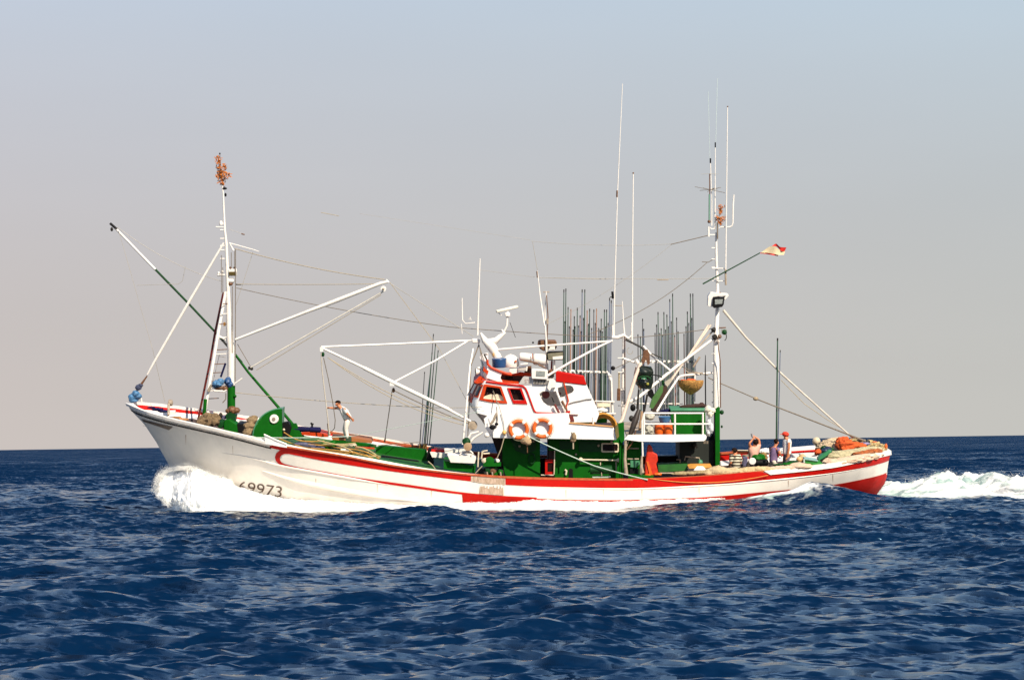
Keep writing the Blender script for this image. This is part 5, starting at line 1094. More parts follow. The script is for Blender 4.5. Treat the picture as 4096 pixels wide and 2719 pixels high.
T2 += [(540, 1560, 'g'), (636, 1490, 'k'), (655, 1540, 'k'), (672, 1550, 'b'), (690, 1520, 'k'), (707, 1500, 'g'), (724, 1470, 'k'), (765, 1530, 'g'), (812, 1500, 'k'), (829, 1480, 'k'), (846, 1450, 'b')]
for x, y, c in T2: rod_(2200 + x * .6698, 300 + y * .6698, 1662, c, 'in the rack ahead of the after mast', 'fishing rods in the after rack', lean=3)
T3 = [(985, 65, 925, 'k'), (1000, 140, 938, 'g'), (1020, 185, 955, 'g'), (920, 345, 884, 'k'), (975, 200, 915, 'g'), (965, 320, 900, 'b')]
for x, y, xb, c in T3:
    rod_(1200 + x * .542, 1300 + y * .542, 1300 + 885 * .542, c, 'at the far rail amidships', 'fishing rods at the midships rail', lean=(xb - x) * .542, d=2.7, w=4.6)
for x, xb, c in ((680, 668, 'g'), (708, 684, 'b')):
    rod_(2850 + x * .3827, 1352 if c == 'g' else 1400, 1775, c, 'on the after deck behind the violet shirt', 'fishing rods on the after deck', lean=(xb - x) * .38, d=0, w=7 if c == 'g' else 4.5)
for x, a, b, w in ((881, 250, 385, 8), (883, 420, 680, 8)): pass
single(MB().path([r4(881, 250, -.9), r4(880, 385, -.9), r4(883, 680, -.9)], [pxr(2.5), pxr(5), pxr(5)], 8), 'pole', BLACK, 'short black pole standing on the green locker beside the after mast', 'pole')
# ------------------------------------------------------------------ flag
PL = thing('flag_staff', 'dark green staff slanting off the after mast with a small red and yellow flag', 'flag', r7(912, 1248, -.3))
MB().path([r7(912, 1248, -.3), r7(1255, 1062, -.3)], [pxr(5.5), pxr(4)], 8).build('staff', DGREEN, PL)
RAW = [((1255, 1062), (1262, 1066), (1270, 1070)), ]
def quadstrip(top, bot, material, name, k=10):
    g = []
    for i in range(k + 1):
        t = i / k; a = (sinterp(lerp(top[0][0], top[-1][0], t), top)); xa_ = lerp(top[0][0], top[-1][0], t); xb_ = lerp(bot[0][0], bot[-1][0], t); b = sinterp(xb_, bot)
        dd = -.3 + .08 * math.sin(t * 7)
        g.append([r7(xa_, a, dd), r7((xa_ + xb_) / 2, (a + b) / 2, dd + .01), r7(xb_, b, dd)])
    return MB().grid(g).build(name, material, PL)
FRED = mat('red flag cloth', (.62, .010, .002), .8); FCR = mat('pale yellow flag cloth', (.80, .65, .40), .8)
quadstrip([(1325, 1022), (1350, 1007), (1375, 1028), (1412, 1030)], [(1338, 1022), (1352, 1024), (1380, 1050), (1400, 1055)], FRED, 'red_stripe')
quadstrip([(1262, 1058), (1325, 1022), (1338, 1022), (1380, 1050), (1405, 1053)], [(1262, 1060), (1320, 1066), (1340, 1068), (1360, 1074), (1396, 1075)], FCR, 'yellow_stripe')
quadstrip([(1252, 1062), (1280, 1060), (1320, 1066), (1362, 1072)], [(1256, 1066), (1280, 1068), (1320, 1074), (1362, 1082)], FRED, 'red_stripe')
# ------------------------------------------------------------------ dried branches lashed to the mastheads
def bunch(R, spots, label, d=0):
    mb = MB()
    for x, y, r, n in spots:
        c = R(x, y, d)
        for _ in range(n):
            q = c + Vector((random.gauss(0, r * .55), random.gauss(0, r * .5), random.gauss(0, r * .6))); a = Vector((random.gauss(0, 1), random.gauss(0, 1), random.gauss(0, 1))).normalized() * random.uniform(.04, .09)
            b = a.orthogonal().normalized() * random.uniform(.02, .04); e = a.cross(b).normalized() * .006
            mb.add([q - a, q + b, q + a, q - b, q + e, q - e], [(0, 1, 4), (1, 2, 4), (2, 3, 4), (3, 0, 4), (1, 0, 5), (2, 1, 5), (3, 2, 5), (0, 3, 5)])
    return single(mb, 'dried_branch', STRAW, label, 'dried branch')
MBR = bunch(r6, [(825, 150, .09, 26), (828, 175, .08, 22), (830, 215, .12, 30), (865, 205, .08, 24), (850, 245, .16, 60), (880, 265, .12, 40), (835, 275, .14, 44), (850, 300, .12, 36), (855, 325, .06, 14)], 'orange bunch of dried leaves on the foremast head')
MB().path([r6(852, 335, 0), r6(845, 240, .02), r6(835, 112, 0)], .012, 5).build('twig', BROWN, MBR); MB().ball(r6(835, 113), .035).build('twig_knob', DARK, MBR)
MBR2 = bunch(r7, [(1020, 795, .09, 26), (1018, 815, .09, 20), (1003, 858, .08, 24), (1028, 862, .11, 34), (1015, 885, .06, 12)], 'rust red bunch of dried leaves on the after mast head', d=-.1)
MB().path([r7(1000, 890, -.1), r7(1012, 835, -.1), r7(1021, 775, -.1)], .012, 5).build('twig', BROWN, MBR2)
# ------------------------------------------------------------------ bow and fore deck gear
def lump(R, pts, material, name, label, cat, group=None, depth=.5, parent=None, d=0, jit=.28, sqd=1.0):
    """heap made of overlapping uneven lobes: (x, y, radius in m[, d])"""
    mb = MB()
    for p in pts:
        mb.ball(R(p[0], p[1], p[3] if len(p) > 3 else d), p[2], 20, sq=(p[4] if len(p) > 4 else 1.2, sqd, 1 if len(p) < 6 else p[5]), jit=jit, sc=2.6)
    return single(mb, name, material, label, cat, group)
lump(r1, [(265, 400, .15, 0, .9, 1.1), (300, 365, .15, 0, 1, .9), (280, 420, .13, 0, 1.4, .6), (320, 385, .12, 0)], BLUET, 'tarpaulin', 'faded blue tarpaulin bundle tied on the stem head', 'tarpaulin')
lump(r1, [(322, 312, .11, 0), (340, 295, .08, 0)], mat('dark blue rag', (.04, .05, .10), .8), 'rag', 'dark blue rag knotted above the tarpaulin on the stem head', 'rag')
lump(r1, [(985, 280, .19, -.9, 1.2, .7), (1010, 262, .12, -.9), (965, 295, .1, -.9)], BLUET, 'tarpaulin', 'blue tarpaulin rolled on the small shelf at the foremast', 'tarpaulin')
lump(r1, [(1070, 262, .17, -.8, .8, 1), (1085, 285, .12, -.8)], BLUE, 'blue_bag', 'deep blue bag hanging against the foremast', 'bag')
lump(r1, [(1000, 315, .14, -.85, 1.6, .5), (1045, 320, .1, -.85)], BROWN, 'basket', 'brown basket under the rolled blue tarpaulin at the foremast', 'basket')
tube(r1, [(925, 310), (960, 340), (1040, 345), (1060, 330)], 8, 'shelf', PIPEW, FMAST, d=-.9); tube(r1, [(905, 345), (935, 290)], 12, 'shelf_bracket', BEIGEP, FMAST, d=-.9)
tube(r1, [(1050, 110), (1010, 225)], 8, 'rag_line', NAVY, FMAST, d=-.6); tube(r1, [(1053, 360), (1052, 410), (1025, 440)], 4, 'rag_line', ROPED, FMAST, d=-.7)
for y in (385,): MB().ball(r1(1128, y, -.1), .07).build('cleat', GREEN, FMAST)
lump(r1, [(1105, 500, .15, -.3), (1140, 505, .12, -.3), (1075, 510, .1, -.3)], BROWN, 'rope_coil', 'rust brown rope coil hung on the green mast foot', 'rope')
# winch pedestal and windlass
WL = thing('windlass', 'dark green windlass at the foot of the foremast', 'windlass', r1(1100, 700, -.6))
MB().pr(r1, [(1040, 590), (1080, 580), (1140, 620), (1150, 700), (1030, 700)], -.9, -.1).build('casing', GREEN, WL, bevel=.02)
MB().pr(r1, [(1050, 540), (1085, 520), (1140, 545), (1130, 600), (1060, 600)], -.5, 0).build('bracket', DGREEN, WL)
MB().lathe(r1(1010, 620, -.8), HV, [(-.2, .12), (0, .16), (.5, .16)], 14).build('drum', DGREEN, WL); MB().ball(r1(1010, 545, -.4), .08, sq=(1, 1, 1.4)).build('brake_lever', DARK, WL)
lump(r1, [(870, 590, .22, -1.2), (910, 600, .24, -1.3), (955, 570, .2, -1.2), (900, 560, .18, -1.2), (960, 600, .16, -1.4), (840, 610, .16, -1.4)], mat('brown beige net', (.20, .13, .065), .95, var=.3, vscale=10, bump=.8), 'net_pile', 'brown net heaped at the feet of the foremast legs', 'fishing net')
single(MB().lathe(r1(590, 440, .8), XV, [(-.09, .08), (-.07, .13), (.06, .13), (.09, .08)], 16), 'fairlead_roller', BEIGEP, 'round beige roller on the far bow rail', 'roller')
single(MB().path([r1(575, 450, -.6), r1(572, 545, -.9)], .05, 8), 'bollard', BEIGEP, 'short beige bollard just inside the bow rail', 'bollard')
lump(r1, [(480, 495, .11, -.2, 2.2, .6), (530, 510, .1, -.2, 2, .6), (430, 480, .08, -.2, 2, .5)], NAVY, 'canvas_roll', 'navy canvas roll lying in the bow', 'canvas')
lump(r1, [(640, 565, .1, -.6, 2, .6), (700, 580, .1, -.8, 2, .6), (670, 578, .08, -.8)], mat('rusty orange chain', (.42, .20, .08), .8, var=.3), 'anchor_chain', 'rusty chain heap inside the near bow rail', 'chain')
for (x, y, w, h, mm, lab) in ((600, 520, 60, 30, PIPEW, 'small white hatch lid in the bow'), (1010, 560, 90, 28, PURPLED, 'violet grey crate behind the windlass')):
    single(MB().box(r1(x, y, -.2), w * .0048, .3, h * .0048), 'hatch_lid' if 'hatch' in lab else 'crate', mm, lab, 'hatch' if 'hatch' in lab else 'crate', bevel=.01)
tube(r1, [(345, 400), (350, 440)], 5, 'stanchion', PIPEW, BOAT, d=-.5)
MB().box(r1(1080, 585, .9), .35, .2, .1).build('locker', PIPEW, BOAT); MB().box(r1(1190, 600, .6), .3, .2, .16).build('locker', mat('inner bulwark white', (.8, .76, .74)), BOAT)
MB().box(r1(1195, 650, -.2), .34, .9, .42).build('dark_locker', BLACK, BOAT)
# net drum cover: green quarter dome with a white hub
NDR = thing('net_winch', 'green half-dome net winch with a white round hub on the fore deck', 'winch', r1(1400, 730, -2.0))
arc = [(1285 + 240 * (1 - math.cos(a)), 725 - 232 * math.sin(a)) for a in [math.radians(k * 6) for k in range(16)]]
arc = [(x, y) for x, y in arc if x <= 1521]
prof = arc + [(1522, 492), (1524, 725)]
MB().pr(r1, prof, -2.3, -2.2).build('cheek', GREEN, NDR)
MB().pr(r1, [(x + 20, y + 8) for x, y in prof[:-2]] + [(1512, 500), (1512, 722)], -2.2, -.9).build('drum_cover', mat('mid grey green', (.10, .22, .14), .5), NDR)
rim = [r1(x, y, -2.31) for x, y in prof[:-1]]; MB().path([r1(x - 5, y - 4, -2.25) for x, y in prof[:-1]], .03, 6).build('rim', LGREEN, NDR)
HB = MB().lathe(r1(1455, 577, -2.36), HV, [(0, .155), (.03, .18), (.08, .18)], 24).build('hub', PIPEW, NDR); MB().lathe(r1(1453, 577, -2.38), HV, [(0, .07), (.03, .07)], 18).build('hub_bore', mat('brown grey bore', (.28, .22, .17), .6), HB)
lump(r1, [(1250, 640, .2, -1.8), (1270, 590, .17, -1.7), (1245, 690, .2, -1.9), (1290, 570, .12, -1.6)], mat('tan net', (.28, .19, .10), .95, var=.25, vscale=12, bump=.8), 'net_pile', 'tan net wound out of the front of the green winch', 'fishing net')
MB().pr(r1, [(1525, 610), (1575, 600), (1600, 650), (1580, 720), (1525, 722)], -1.6, -1.2).build('winch_motor', BLACK, NDR); MB().ball(r1(1538, 665, -1.7), .05).build('motor_cap', CREAM, NDR)
MB().pr(r1, [(1600, 615), (1640, 615), (1700, 740), (1560, 745), (1570, 660)], -1.3, -1.1).build('green_gusset', GREEN, NDR)
# raised piece of bulwark at the break of the fore deck
MB().grid([[P(1058, 1738, -3.14), P(1060, 1775, -3.14)], [P(1085, 1752, -3.2), P(1086, 1779, -3.2)], [P(1120, 1765, -3.24), P(1122, 1786, -3.24)], [P(1146, 1774, -3.26), P(1148, 1790, -3.26)]]).build('break_board', WHITE, BOAT)
MB().path([P(1056, 1737, -3.14), P(1100, 1758, -3.22), P(1146, 1776, -3.26)], .035, 6).build('break_capping', PIPEW, BOAT)
# roll, yellow gear
RL = single(MB().lathe(r2(75, 770, -1.2), XV - UV * .06, [(-.72, .0), (-.7, .1), (-.3, .11), (-.02, .09), (.0, .11), (.4, .11), (.44, .0)], 16), 'canvas_roll', NAVY, 'long navy canvas roll across the fore deck behind the boom foot', 'canvas')
single(MB().path([r2(88, 755, -1.2), r2(90, 735, -1.2), r2(80, 720, -1.2)], .04, 7), 'post', BLACK, 'short black post rising behind the long navy roll', 'post')
single(MB().path([r2(98, 725, -1.2), r2(90, 740, -1.2)], .03, 7), 'hook', DARK, 'small dark hook on the black post by the navy roll', 'hook')
def sheet(R, pts, d0, d1, material, name, parent=BOAT): return MB().pr(R, pts, d0, d1).build(name, material, parent)
sheet(r2, [(10, 790), (110, 788), (200, 808), (205, 830), (60, 815), (15, 808)], -.6, .6, ORANGE, 'orange_hatch')
sheet(r2, [(230, 825), (330, 822), (520, 850), (530, 870), (400, 860), (240, 845)], -.8, .4, mat('brown orange hatch', (.36, .12, .03), .6), 'hatch')
sheet(r2, [(560, 905), (600, 890), (930, 922), (950, 1010), (700, 1000), (560, 960)], 1.5, 1.9, GREEN, 'fish_hatch')
sheet(r2, [(240, 845), (400, 860), (560, 890), (560, 905), (420, 890), (240, 865)], .9, 1.3, GREEN, 'fish_hatch')
sheet(r2, [(335, 820), (375, 825), (378, 860), (338, 858)], -1.15, -.8, mat('dark green box', (.03, .06, .03)), 'deck_box')
sheet(r2, [(410, 895), (550, 905), (548, 915), (405, 905)], -1.6, -1.5, ORANGE, 'edge_board')
sheet(r2, [(600, 960), (870, 1000), (880, 1010), (600, 972)], -1.9, -1.75, BLACK, 'dark_slot')
YG = [((0, 850), (110, 870), (300, 885), (460, 905), (560, 955)), ((-120, 790), (0, 852), (180, 856)), ((60, 880), (260, 900), (520, 972)), ((200, 880), (330, 878), (410, 870)), ((340, 910), (470, 930), (585, 985)), ((-170, 830), (20, 900), (240, 935), (500, 960)), ((130, 850), (330, 900), (420, 955), (560, 970)), ((20, 905), (180, 915), (420, 945), (540, 985))]
for i, pts in enumerate(YG):
    dd = -2.2 - .08 * i
    single(MB().path(cr([r2(x, y, dd) for x, y in pts]), [.024] * (5 * (len(pts) - 1) + 1), 6), 'boathook_pole', YELLOW if i % 3 else mat('straw pole', (.46, .35, .17), .7),
           ('yellow pole' if i % 3 else 'straw coloured pole') + ' lying in the tangle on the near fore deck', 'pole', 'poles lying on the near fore deck')
lump(r2, [(200, 890, .16, -2.0), (240, 880, .14, -2.1), (180, 880, .12, -2.0)], GREEN, 'net_pile', 'small dark green net lump among the yellow poles', 'fishing net')
lump(r2, [(60, 890, .12, -2.3, 3, .7), (10, 880, .12, -2.3, 3, .7), (130, 905, .1, -2.4, 3, .6)], mat('violet grey tarp', (.10, .10, .17), .8, var=.3), 'tarpaulin', 'violet grey tarpaulin folded inside the near rail', 'tarpaulin')
lump(r2, [(390, 885, .1, -2.2, 1.6, .6), (330, 918, .07, -2.4, 2.5, .4)], CREAM, 'rope_coil', 'cream rope coil on the poles near the green hatch', 'rope')
lump(r2, [(470, 940, .1, -2.4, 2, .5), (540, 962, .1, -2.4, 2, .5), (580, 975, .07, -2.4)], mat('olive rope', (.30, .24, .10), .9, var=.3), 'rope_coil', 'olive rope coil beside the near rail', 'rope')
single(MB().pr(r2, [(300, 912), (360, 918), (362, 930), (298, 924)], -2.5, -2.3), 'fish_box', PIPEW, 'small white box among the yellow poles', 'box', bevel=.01)
line(P(1195, 1792, -3.0), r2(890, 862, 2.6), 2.6, 'wire', ROPED, BOAT, .05, seg=12)
line(r1(1260, 728, -3.0), r2(380, 820, -2.6), 4, 'life_line', ROPEG, BOAT, .04); line(r2(380, 820, -2.6), r3(270, 670, -2.7), 2, 'life_line', ROPEG, BOAT, .0)
# far rail amidships
sheet(r2, [(880, 880), (935, 880), (935, 925), (880, 920)], 2.6, 2.9, mat('olive box', (.20, .10, .02), .6), 'rod_holder')
for x in (215,): MB().ball(r2(x, 805, -1.0), .06).build('ring', CREAM, BOAT)
# midships fittings below the derrick heel
MS = thing('hauler', 'white and green net hauler on the near rail below the bridge front', 'hauler', r2(1200, 1010, -2.6))
MB().pr(r2, [(1085, 955), (1270, 960), (1300, 975), (1290, 1022), (1110, 1015)], -2.6, -2.0).build('tray', PIPEW, MS, bevel=.02)
MB().pr(r2, [(1065, 915), (1160, 915), (1225, 905), (1225, 935), (1070, 945)], -1.4, -1.0).build('back_tray', PIPEW, MS)
MB().path([r2(1180, 955, -2.6), r2(1200, 935, -2.6), r2(1260, 930, -2.6), r2(1275, 945, -2.6), r2(1262, 965, -2.6)], .035, 7).build('handle', PIPEW, MS)
for pts in (((1255, 865), (1285, 830), (1350, 790 - 0)), ((1245, 830), (1262, 800), (1320, 785))): MB().path([r2(x, y, -2.5) for x, y in pts], [.05, .045, .03], 8).build('guide_arm', PIPEW, MS)
MB().lathe(r2(1238, 895, -2.7), HV, [(-.1, .06), (-.08, .16), (.08, .16), (.1, .06)], 14).build('sheave', mat('tan sheave', (.42, .27, .15), .6), MS); MB().ball(r2(1228, 860, -2.6), .16, jit=.3).build('green_gear', DGREEN, MS)
MB().pr(r2, [(1060, 1000), (1300, 1040), (1290, 1090), (1060, 1060)], -2.4, -1.2).build('green_base', GREEN, MS)
MB().pr(r2, [(945, 915), (985, 910), (985, 1035), (950, 1000), (930, 985)], .5, 1.2).build('dark_frame', BLACK, MS)
MB().pr(r2, [(960, 940), (1070, 945), (1072, 980), (975, 975)], 0.0, .3).build('back_tray', PIPEW, MS); MB().pr(r2, [(970, 918), (1065, 922), (1070, 945), (965, 940)], .3, .8).build('red_locker', RED, MS)
tube(r2, [(945, 1005), (975, 1030), (998, 1060)], 4, 'rope', ROPE, MS, d=-2.4); tube(r2, [(1345, 1040), (1320, 1065), (1295, 1092)], 4, 'rope', ROPE, MS, d=-2.9)
for x, a, b in ((1318, 935, 1045), (1345, 930, 985)): tube(r2, [(x, a), (x - 6, b)], 6, 'post', CREAM, MS, d=-2.7)
tube(r2, [(1400, 945), (1355, 948), (1350, 930), (1385, 925)], 6, 'post', CREAM, MS, d=-2.7)
GW = thing('side_winch', 'green side winch with rollers at the gangway panel in the near bulwark', 'winch', r3(320, 1180, -2.7))
for (x, y, r_, mm) in ((310, 1070, .19, GREEN), (350, 1100, .16, DGREEN), (300, 1130, .14, DGREEN), (270, 1060, .09, CREAM), (370, 1060, .07, PIPEW), (340, 1140, .12, BROWN), (390, 1150, .1, GREEN), (280, 1160, .1, DARK), (360, 1170, .1, GREEN)):
    MB().lathe(r3(x, y, -2.7), HV + XV * random.uniform(-.5, .5), [(-.12, r_ * .5), (-.1, r_), (.1, r_), (.12, r_ * .5)], 12).build('roller', mm, GW)
MB().pr(r3, [(260, 1085), (400, 1080), (400, 1105), (262, 1108)], -2.9, -2.6).build('frame', GREEN, GW); MB().pr(r3, [(215, 1120), (420, 1140), (425, 1180), (220, 1180)], -2.6, -2.3).build('dark_base', DARK, GW)  # frame in green, base in dark metal
for x in (290, 330, 395): tube(r3, [(x, 1150), (x + 5, 1190)], 6, 'frame', BEIGEP, GW, d=-2.95)
# bridge front gear
for pts, w, m_ in ((((365, 690), (345, 740), (315, 780)), 9, BEIGEP), (((365, 640), (372, 740), (360, 800)), 3.5, ROPED), (((425, 880), (400, 970), (370, 1040)), 4, ROPE), (((375, 600), (420, 760), (430, 870)), 2.4, WIRE)):
    MB().path([r3(x, y, -3.0) for x, y in pts], pxr(w), 6).build('bridge_tackle', m_, BOAT)
for x, y, r_, mm, nm, lab in ((333, 800, .1, BLACK, 'block', 'black pulley block under the bridge front'), (365, 775, .06, BLACK, 'block', 'small black pulley above the bigger one under the bridge front')):
    single(MB().ball(r3(x, y, -3.05), r_, sq=(1.2, .6, 1)), nm, mm, lab, 'pulley')
single(MB().ball(r3(425, 842, -3.05), .085), 'float', mat('pale yellow float', (.70, .42, .12), .5), 'small pale yellow float on the white side beside the first lifebuoy', 'float')
single(MB().ball(r3(288, 862, -2.9), .10), 'lamp', PIPEW, 'white round lamp under the bridge front corner', 'lamp')
lump(r3, [(590, 895, .16, -2.98), (610, 915, .12, -2.98), (575, 905, .1, -3)], mat('tan cloth', (.46, .32, .18), .9), 'cloth', 'tan cloth knotted below the first lifebuoy', 'cloth'); tube(r3, [(605, 920), (607, 1000)], 4, 'cord', BROWN, BOAT, d=-2.95)
lump(r3, [(970, 875, .12, -3.0, .8, 1.3), (965, 900, .09, -3)], mat('brown tackle', (.25, .17, .09), .8), 'tackle', 'brown rope tackle hanging at the edge of the boat deck', 'tackle')
tube(r3, [(860, 700), (905, 770), (965, 862)], 3.4, 'tackle_rope', ROPED, BOAT, d=(-2.5, -3.0)); tube(r3, [(965, 895), (966, 970)], 6, 'tackle_rope', ROPE, BOAT, d=-3)
line(s2(870, 190, -3.0), s2(1880, 640, -3.1), 5, 'mooring_rope', ROPEG, BOAT, .03); line(s2(1880, 640, -3.1), r4(400, 1292, -3.5), 5, 'mooring_rope', ROPEG, BOAT, .02)
# hose reel aft of the wheelhouse
HR_ = thing('hose_reel', 'orange hose wound in an arch on the boat deck behind the wheelhouse', 'hose', r3(1200, 790, -2.0))
for k, rr_ in enumerate((105, 92, 80)): MB().path([r3(1200 + rr_ * math.cos(a) * 1.0, 800 - rr_ * 1.0 * math.sin(a), -2.2 + .12 * k) for a in [math.pi * j / 12 for j in range(13)]], .045, 7).build('hose', mat('orange hose', (.62, .28, .03), .6, var=.2), HR_)
MB().pr(r3, [(1030, 745), (1110, 748), (1105, 775), (1030, 765)], -1.9, -1.6).build('green_base', LGREEN, HR_); tube(r3, [(1120, 720), (1122, 775)], 6, 'post', PIPEW, HR_, d=-2.3)
MB().pr(r3, [(1150, 735), (1235, 730), (1230, 765), (1150, 765)], -1.9, -1.6).build('drum', GREEN, HR_); MB().ball(r3(1010, 742, -2.2), .09, sq=(1.4, 1, .8)).build('red_cap', RED, HR_)
lump(r3, [(1190, 670, .18, -1.0, 1.3, .6)], PIPEW, 'dome', 'white vent dome among the rails behind the wheelhouse', 'vent'); single(MB().pr(r3, [(1155, 618), (1255, 615), (1258, 640), (1155, 642)], -.8, -.4), 'crate', CREAM, 'flat cream crate above the white vent dome behind the wheelhouse', 'crate')
# blue drum on the flying bridge
BDm = single(MB().lathe(s1(512, 415, -1.6), UV, [(0, .24), (.05, .27), (.3, .28), (.33, .29), (.35, .28), (.355, .0)], 24), 'drum', BLUE, 'dark blue drum standing on the orange ledge of the flying bridge', 'drum')
# life raft canister
LR = thing('liferaft', 'white liferaft canister in two halves on the wheelhouse top', 'liferaft', s1(960, 330, -1.5))
for x0, x1, y0, y1 in ((790, 968, 215, 330), (984, 1160, 228, 385)):
    c = s1((x0 + x1) / 2, (y0 + y1) / 2, -1.5); L_ = (x1 - x0) * .002871 / 2; r_ = (y1 - y0) * .002871 / 2
    MB().lathe(c, XV - UV * .1, [(-L_, r_ * .55), (-L_ * .92, r_ * .85), (-L_ * .75, r_), (L_ * .75, r_), (L_ * .95, r_ * .9), (L_, r_ * .6)], 20).build('shell', PIPEW, LR)
tube(s1, [(972, 222), (980, 300)], 4, 'strap', mat('rusty strap', (.5, .2, .12), .6), LR, d=-1.75)
for (a, b) in (((815, 310), (1050, 355)), ((810, 375), (910, 362)), ((1060, 378), (1150, 420))): tube(s1, [a, b], 7, 'cradle', BROWN if a[0] != 810 else PIPEW, LR, d=-1.7)
# net basket slung above the green locker
NBK = lump(r4, [(700, 480, .17, -1.2, 1.1, .7), (760, 478, .2, -1.2, 1.2, .7)], NETO, 'net_heap', 'orange net heaped in the hanging basket', 'fishing net')
NB2 = MB(); g = []
for j in range(9):
    a = j / 8; g.append([r4(758 + 108 * math.cos(b) * (1 - a ** 2.6), 460 + 125 * a, -1.2 + .5 * math.sin(b) * (1 - a ** 2.2)) for b in [2 * math.pi * k / 24 for k in range(25)]])
single(NB2.grid(g), 'net_basket', mat('golden brown netting', (.60, .29, .07), .9, var=.35, vscale=12, bump=.9, bscale=18), 'golden brown net basket hanging over the green locker', 'basket')
lump(r4, [(750, 680, .13, -1.5, 3, .6), (820, 675, .13, -1.5, 2.6, .7), (850, 665, .09, -1.5)], mat('black brown net', (.05, .02, .015), .95, var=.2, bump=.6), 'net_pile', 'dark brown net lying on the green locker lid', 'fishing net')
# barrels and sacks on the platform
def barrel(x, lab):
    c = r4(x, 915, -2.2); b = MB().lathe(c, UV, [(0, .15), (.03, .17), (.2, .185), (.40, .17), (.44, .165), (.45, 0)], 20)
    o = single(b, 'barrel', ORPL, lab, 'barrel', 'orange barrels on the after platform'); MB().lathe(c + UV * .30, UV, [(0, .184), (.03, .186)], 20).build('hoop', mat('dark orange hoop', (.5, .06, .01), .5), o)
barrel(495, 'orange barrel nearer the bow behind the white platform rail'); barrel(568, 'orange barrel nearer the stern behind the white platform rail')
single(MB().lathe(r4(540, 812, -2.1), UV, [(0, .17), (.05, .2), (.2, .235), (.22, .25), (.23, .0)], 22), 'basin', mat('mid blue plastic', (.05, .17, .36), .45), 'blue basin standing on the two orange barrels', 'basin')
lump(r4, [(560, 725, .14, -1.5, 1.5, .8), (520, 730, .1, -1.5)], NAVY, 'bag', 'navy bag behind the blue basin', 'bag')
lump(r4, [(410, 870, .2, -2.4, .9, 1.1), (400, 900, .18, -2.4), (415, 760, .16, -2.2)], mat('grey white sack', (.50, .48, .40), .9, var=.15), 'sack', 'grey white sack in the forward corner of the platform rail', 'sack')
lump(r4, [(905, 705, .16, -2.6, .9, .9), (920, 740, .15, -2.6, .9, .9), (935, 715, .12, -2.6)], mat('cream white buoyant bundle', (.74, .68, .55), .8, var=.1), 'fender', 'cream fender bundle lashed beside the after mast', 'fender')
lump(r4, [(910, 820, .17, -2.6, .6, 1.2), (925, 860, .17, -2.6, .7, 1.2), (905, 895, .15, -2.6, .7, 1)], mat('white plastic bag', (.66, .66, .68), .6, var=.15), 'bag', 'crumpled white bag hanging at the after end of the platform', 'bag')
# oilskins under the platform
OS = MB().pr(r4, [(400, 1005), (415, 998), (432, 1015), (450, 1065), (480, 1080), (484, 1130), (470, 1160), (486, 1225), (470, 1258), (370, 1255), (375, 1180), (388, 1080)], -2.6, -2.4)
OS = single(OS, 'oilskins', mat('red oilskin', (.58, .03, .008), .45, var=.15, vscale=6, bump=.6, bscale=8), 'red oilskins with an orange stripe hanging under the after platform', 'oilskins', bevel=.05)
MB().pr(r4, [(388, 1140), (405, 1140), (440, 1250), (415, 1252)], -2.64, -2.6).build('stripe', ORPL, OS)
lump(r4, [(485, 1245, .1, -2.7, 1.6, .6), (400, 1250, .06, -2.7, 2, .5)], ORPL, 'rag', 'orange rag at the foot of the red oilskins', 'rag')
single(MB().pr(r4, [(732, 1174), (930, 1172), (935, 1188), (910, 1195), (745, 1200)], -2.6, -2.0), 'fish_tray', mat('amber tray', (.70, .32, .06), .5), 'amber fish tray beside the after mast foot', 'tray', bevel=.01)
WT = MB(); WT.add([r4(783, 1212, -2.8), r4(888, 1210, -2.8), r4(860, 1178, -2.7), r4(812, 1178, -2.7), r4(783, 1205, -2.3), r4(888, 1203, -2.3)], [(0, 1, 2, 3), (0, 3, 4), (1, 5, 2), (3, 2, 5, 4), (0, 4, 5, 1)])
single(WT, 'ice_chest', mat('white grey lid', (.66, .66, .66), .5), 'small white sloping-lid chest in front of the amber tray', 'chest', smooth=False)
# ------------------------------------------------------------------ nets on the near rail and at the stern
def rail_net(R, pts, material, label, group='nets heaped along the near after rail'):
    return lump(R, pts, material, 'net_pile', label, 'fishing net', group, jit=.22)
rail_net(r4, [(680, 1240, .14, -3.0, 2.4, .6), (760, 1238, .13, -3.0, 2.4, .6), (840, 1232, .14, -3.0, 2.4, .6), (900, 1230, .14, -3.0, 2, .7)], mat('olive tan net', (.38, .29, .15), .95, var=.25, vscale=12, bump=.8), 'olive tan net along the near rail under the after platform')
rail_net(r4, [(930, 1235, .2, -3.0, 1.8, .8), (985, 1222, .24, -3.0, 1.6, .9), (1050, 1228, .22, -3.0, 1.8, .8), (1120, 1225, .2, -3.0, 1.8, .8)], NET, 'golden beige net hump on the near rail just abaft the green mast foot')
rail_net(s4, [(520, 1400, .16, -3.0, 2.6, .8), (700, 1380, .18, -3.0, 2.6, .8), (860, 1370, .18, -3.0, 2.4, .8), (1000, 1370, .17, -3.0, 2.4, .7), (960, 1340, .14, -2.9, 2.4, .6)], mat('straw net', (.64, .46, .24), .95, var=.22, vscale=11, bump=.8), 'straw net on the near rail in front of the seated crewmen')
rail_net(s4, [(1150, 1350, .16, -2.95, 2.4, .6), (1320, 1330, .16, -2.95, 2.4, .6), (1480, 1320, .15, -2.95, 2.4, .6), (1640, 1290, .2, -2.9, 1.8, .7), (1740, 1300, .18, -2.9, 2, .6)], NETP, 'pinkish net on the near rail below the standing man in the red cap')
def stern_net(pts, material, label): return lump(s5, pts, material, 'net_pile', label, 'fishing net', 'nets heaped in the stern', jit=.34)
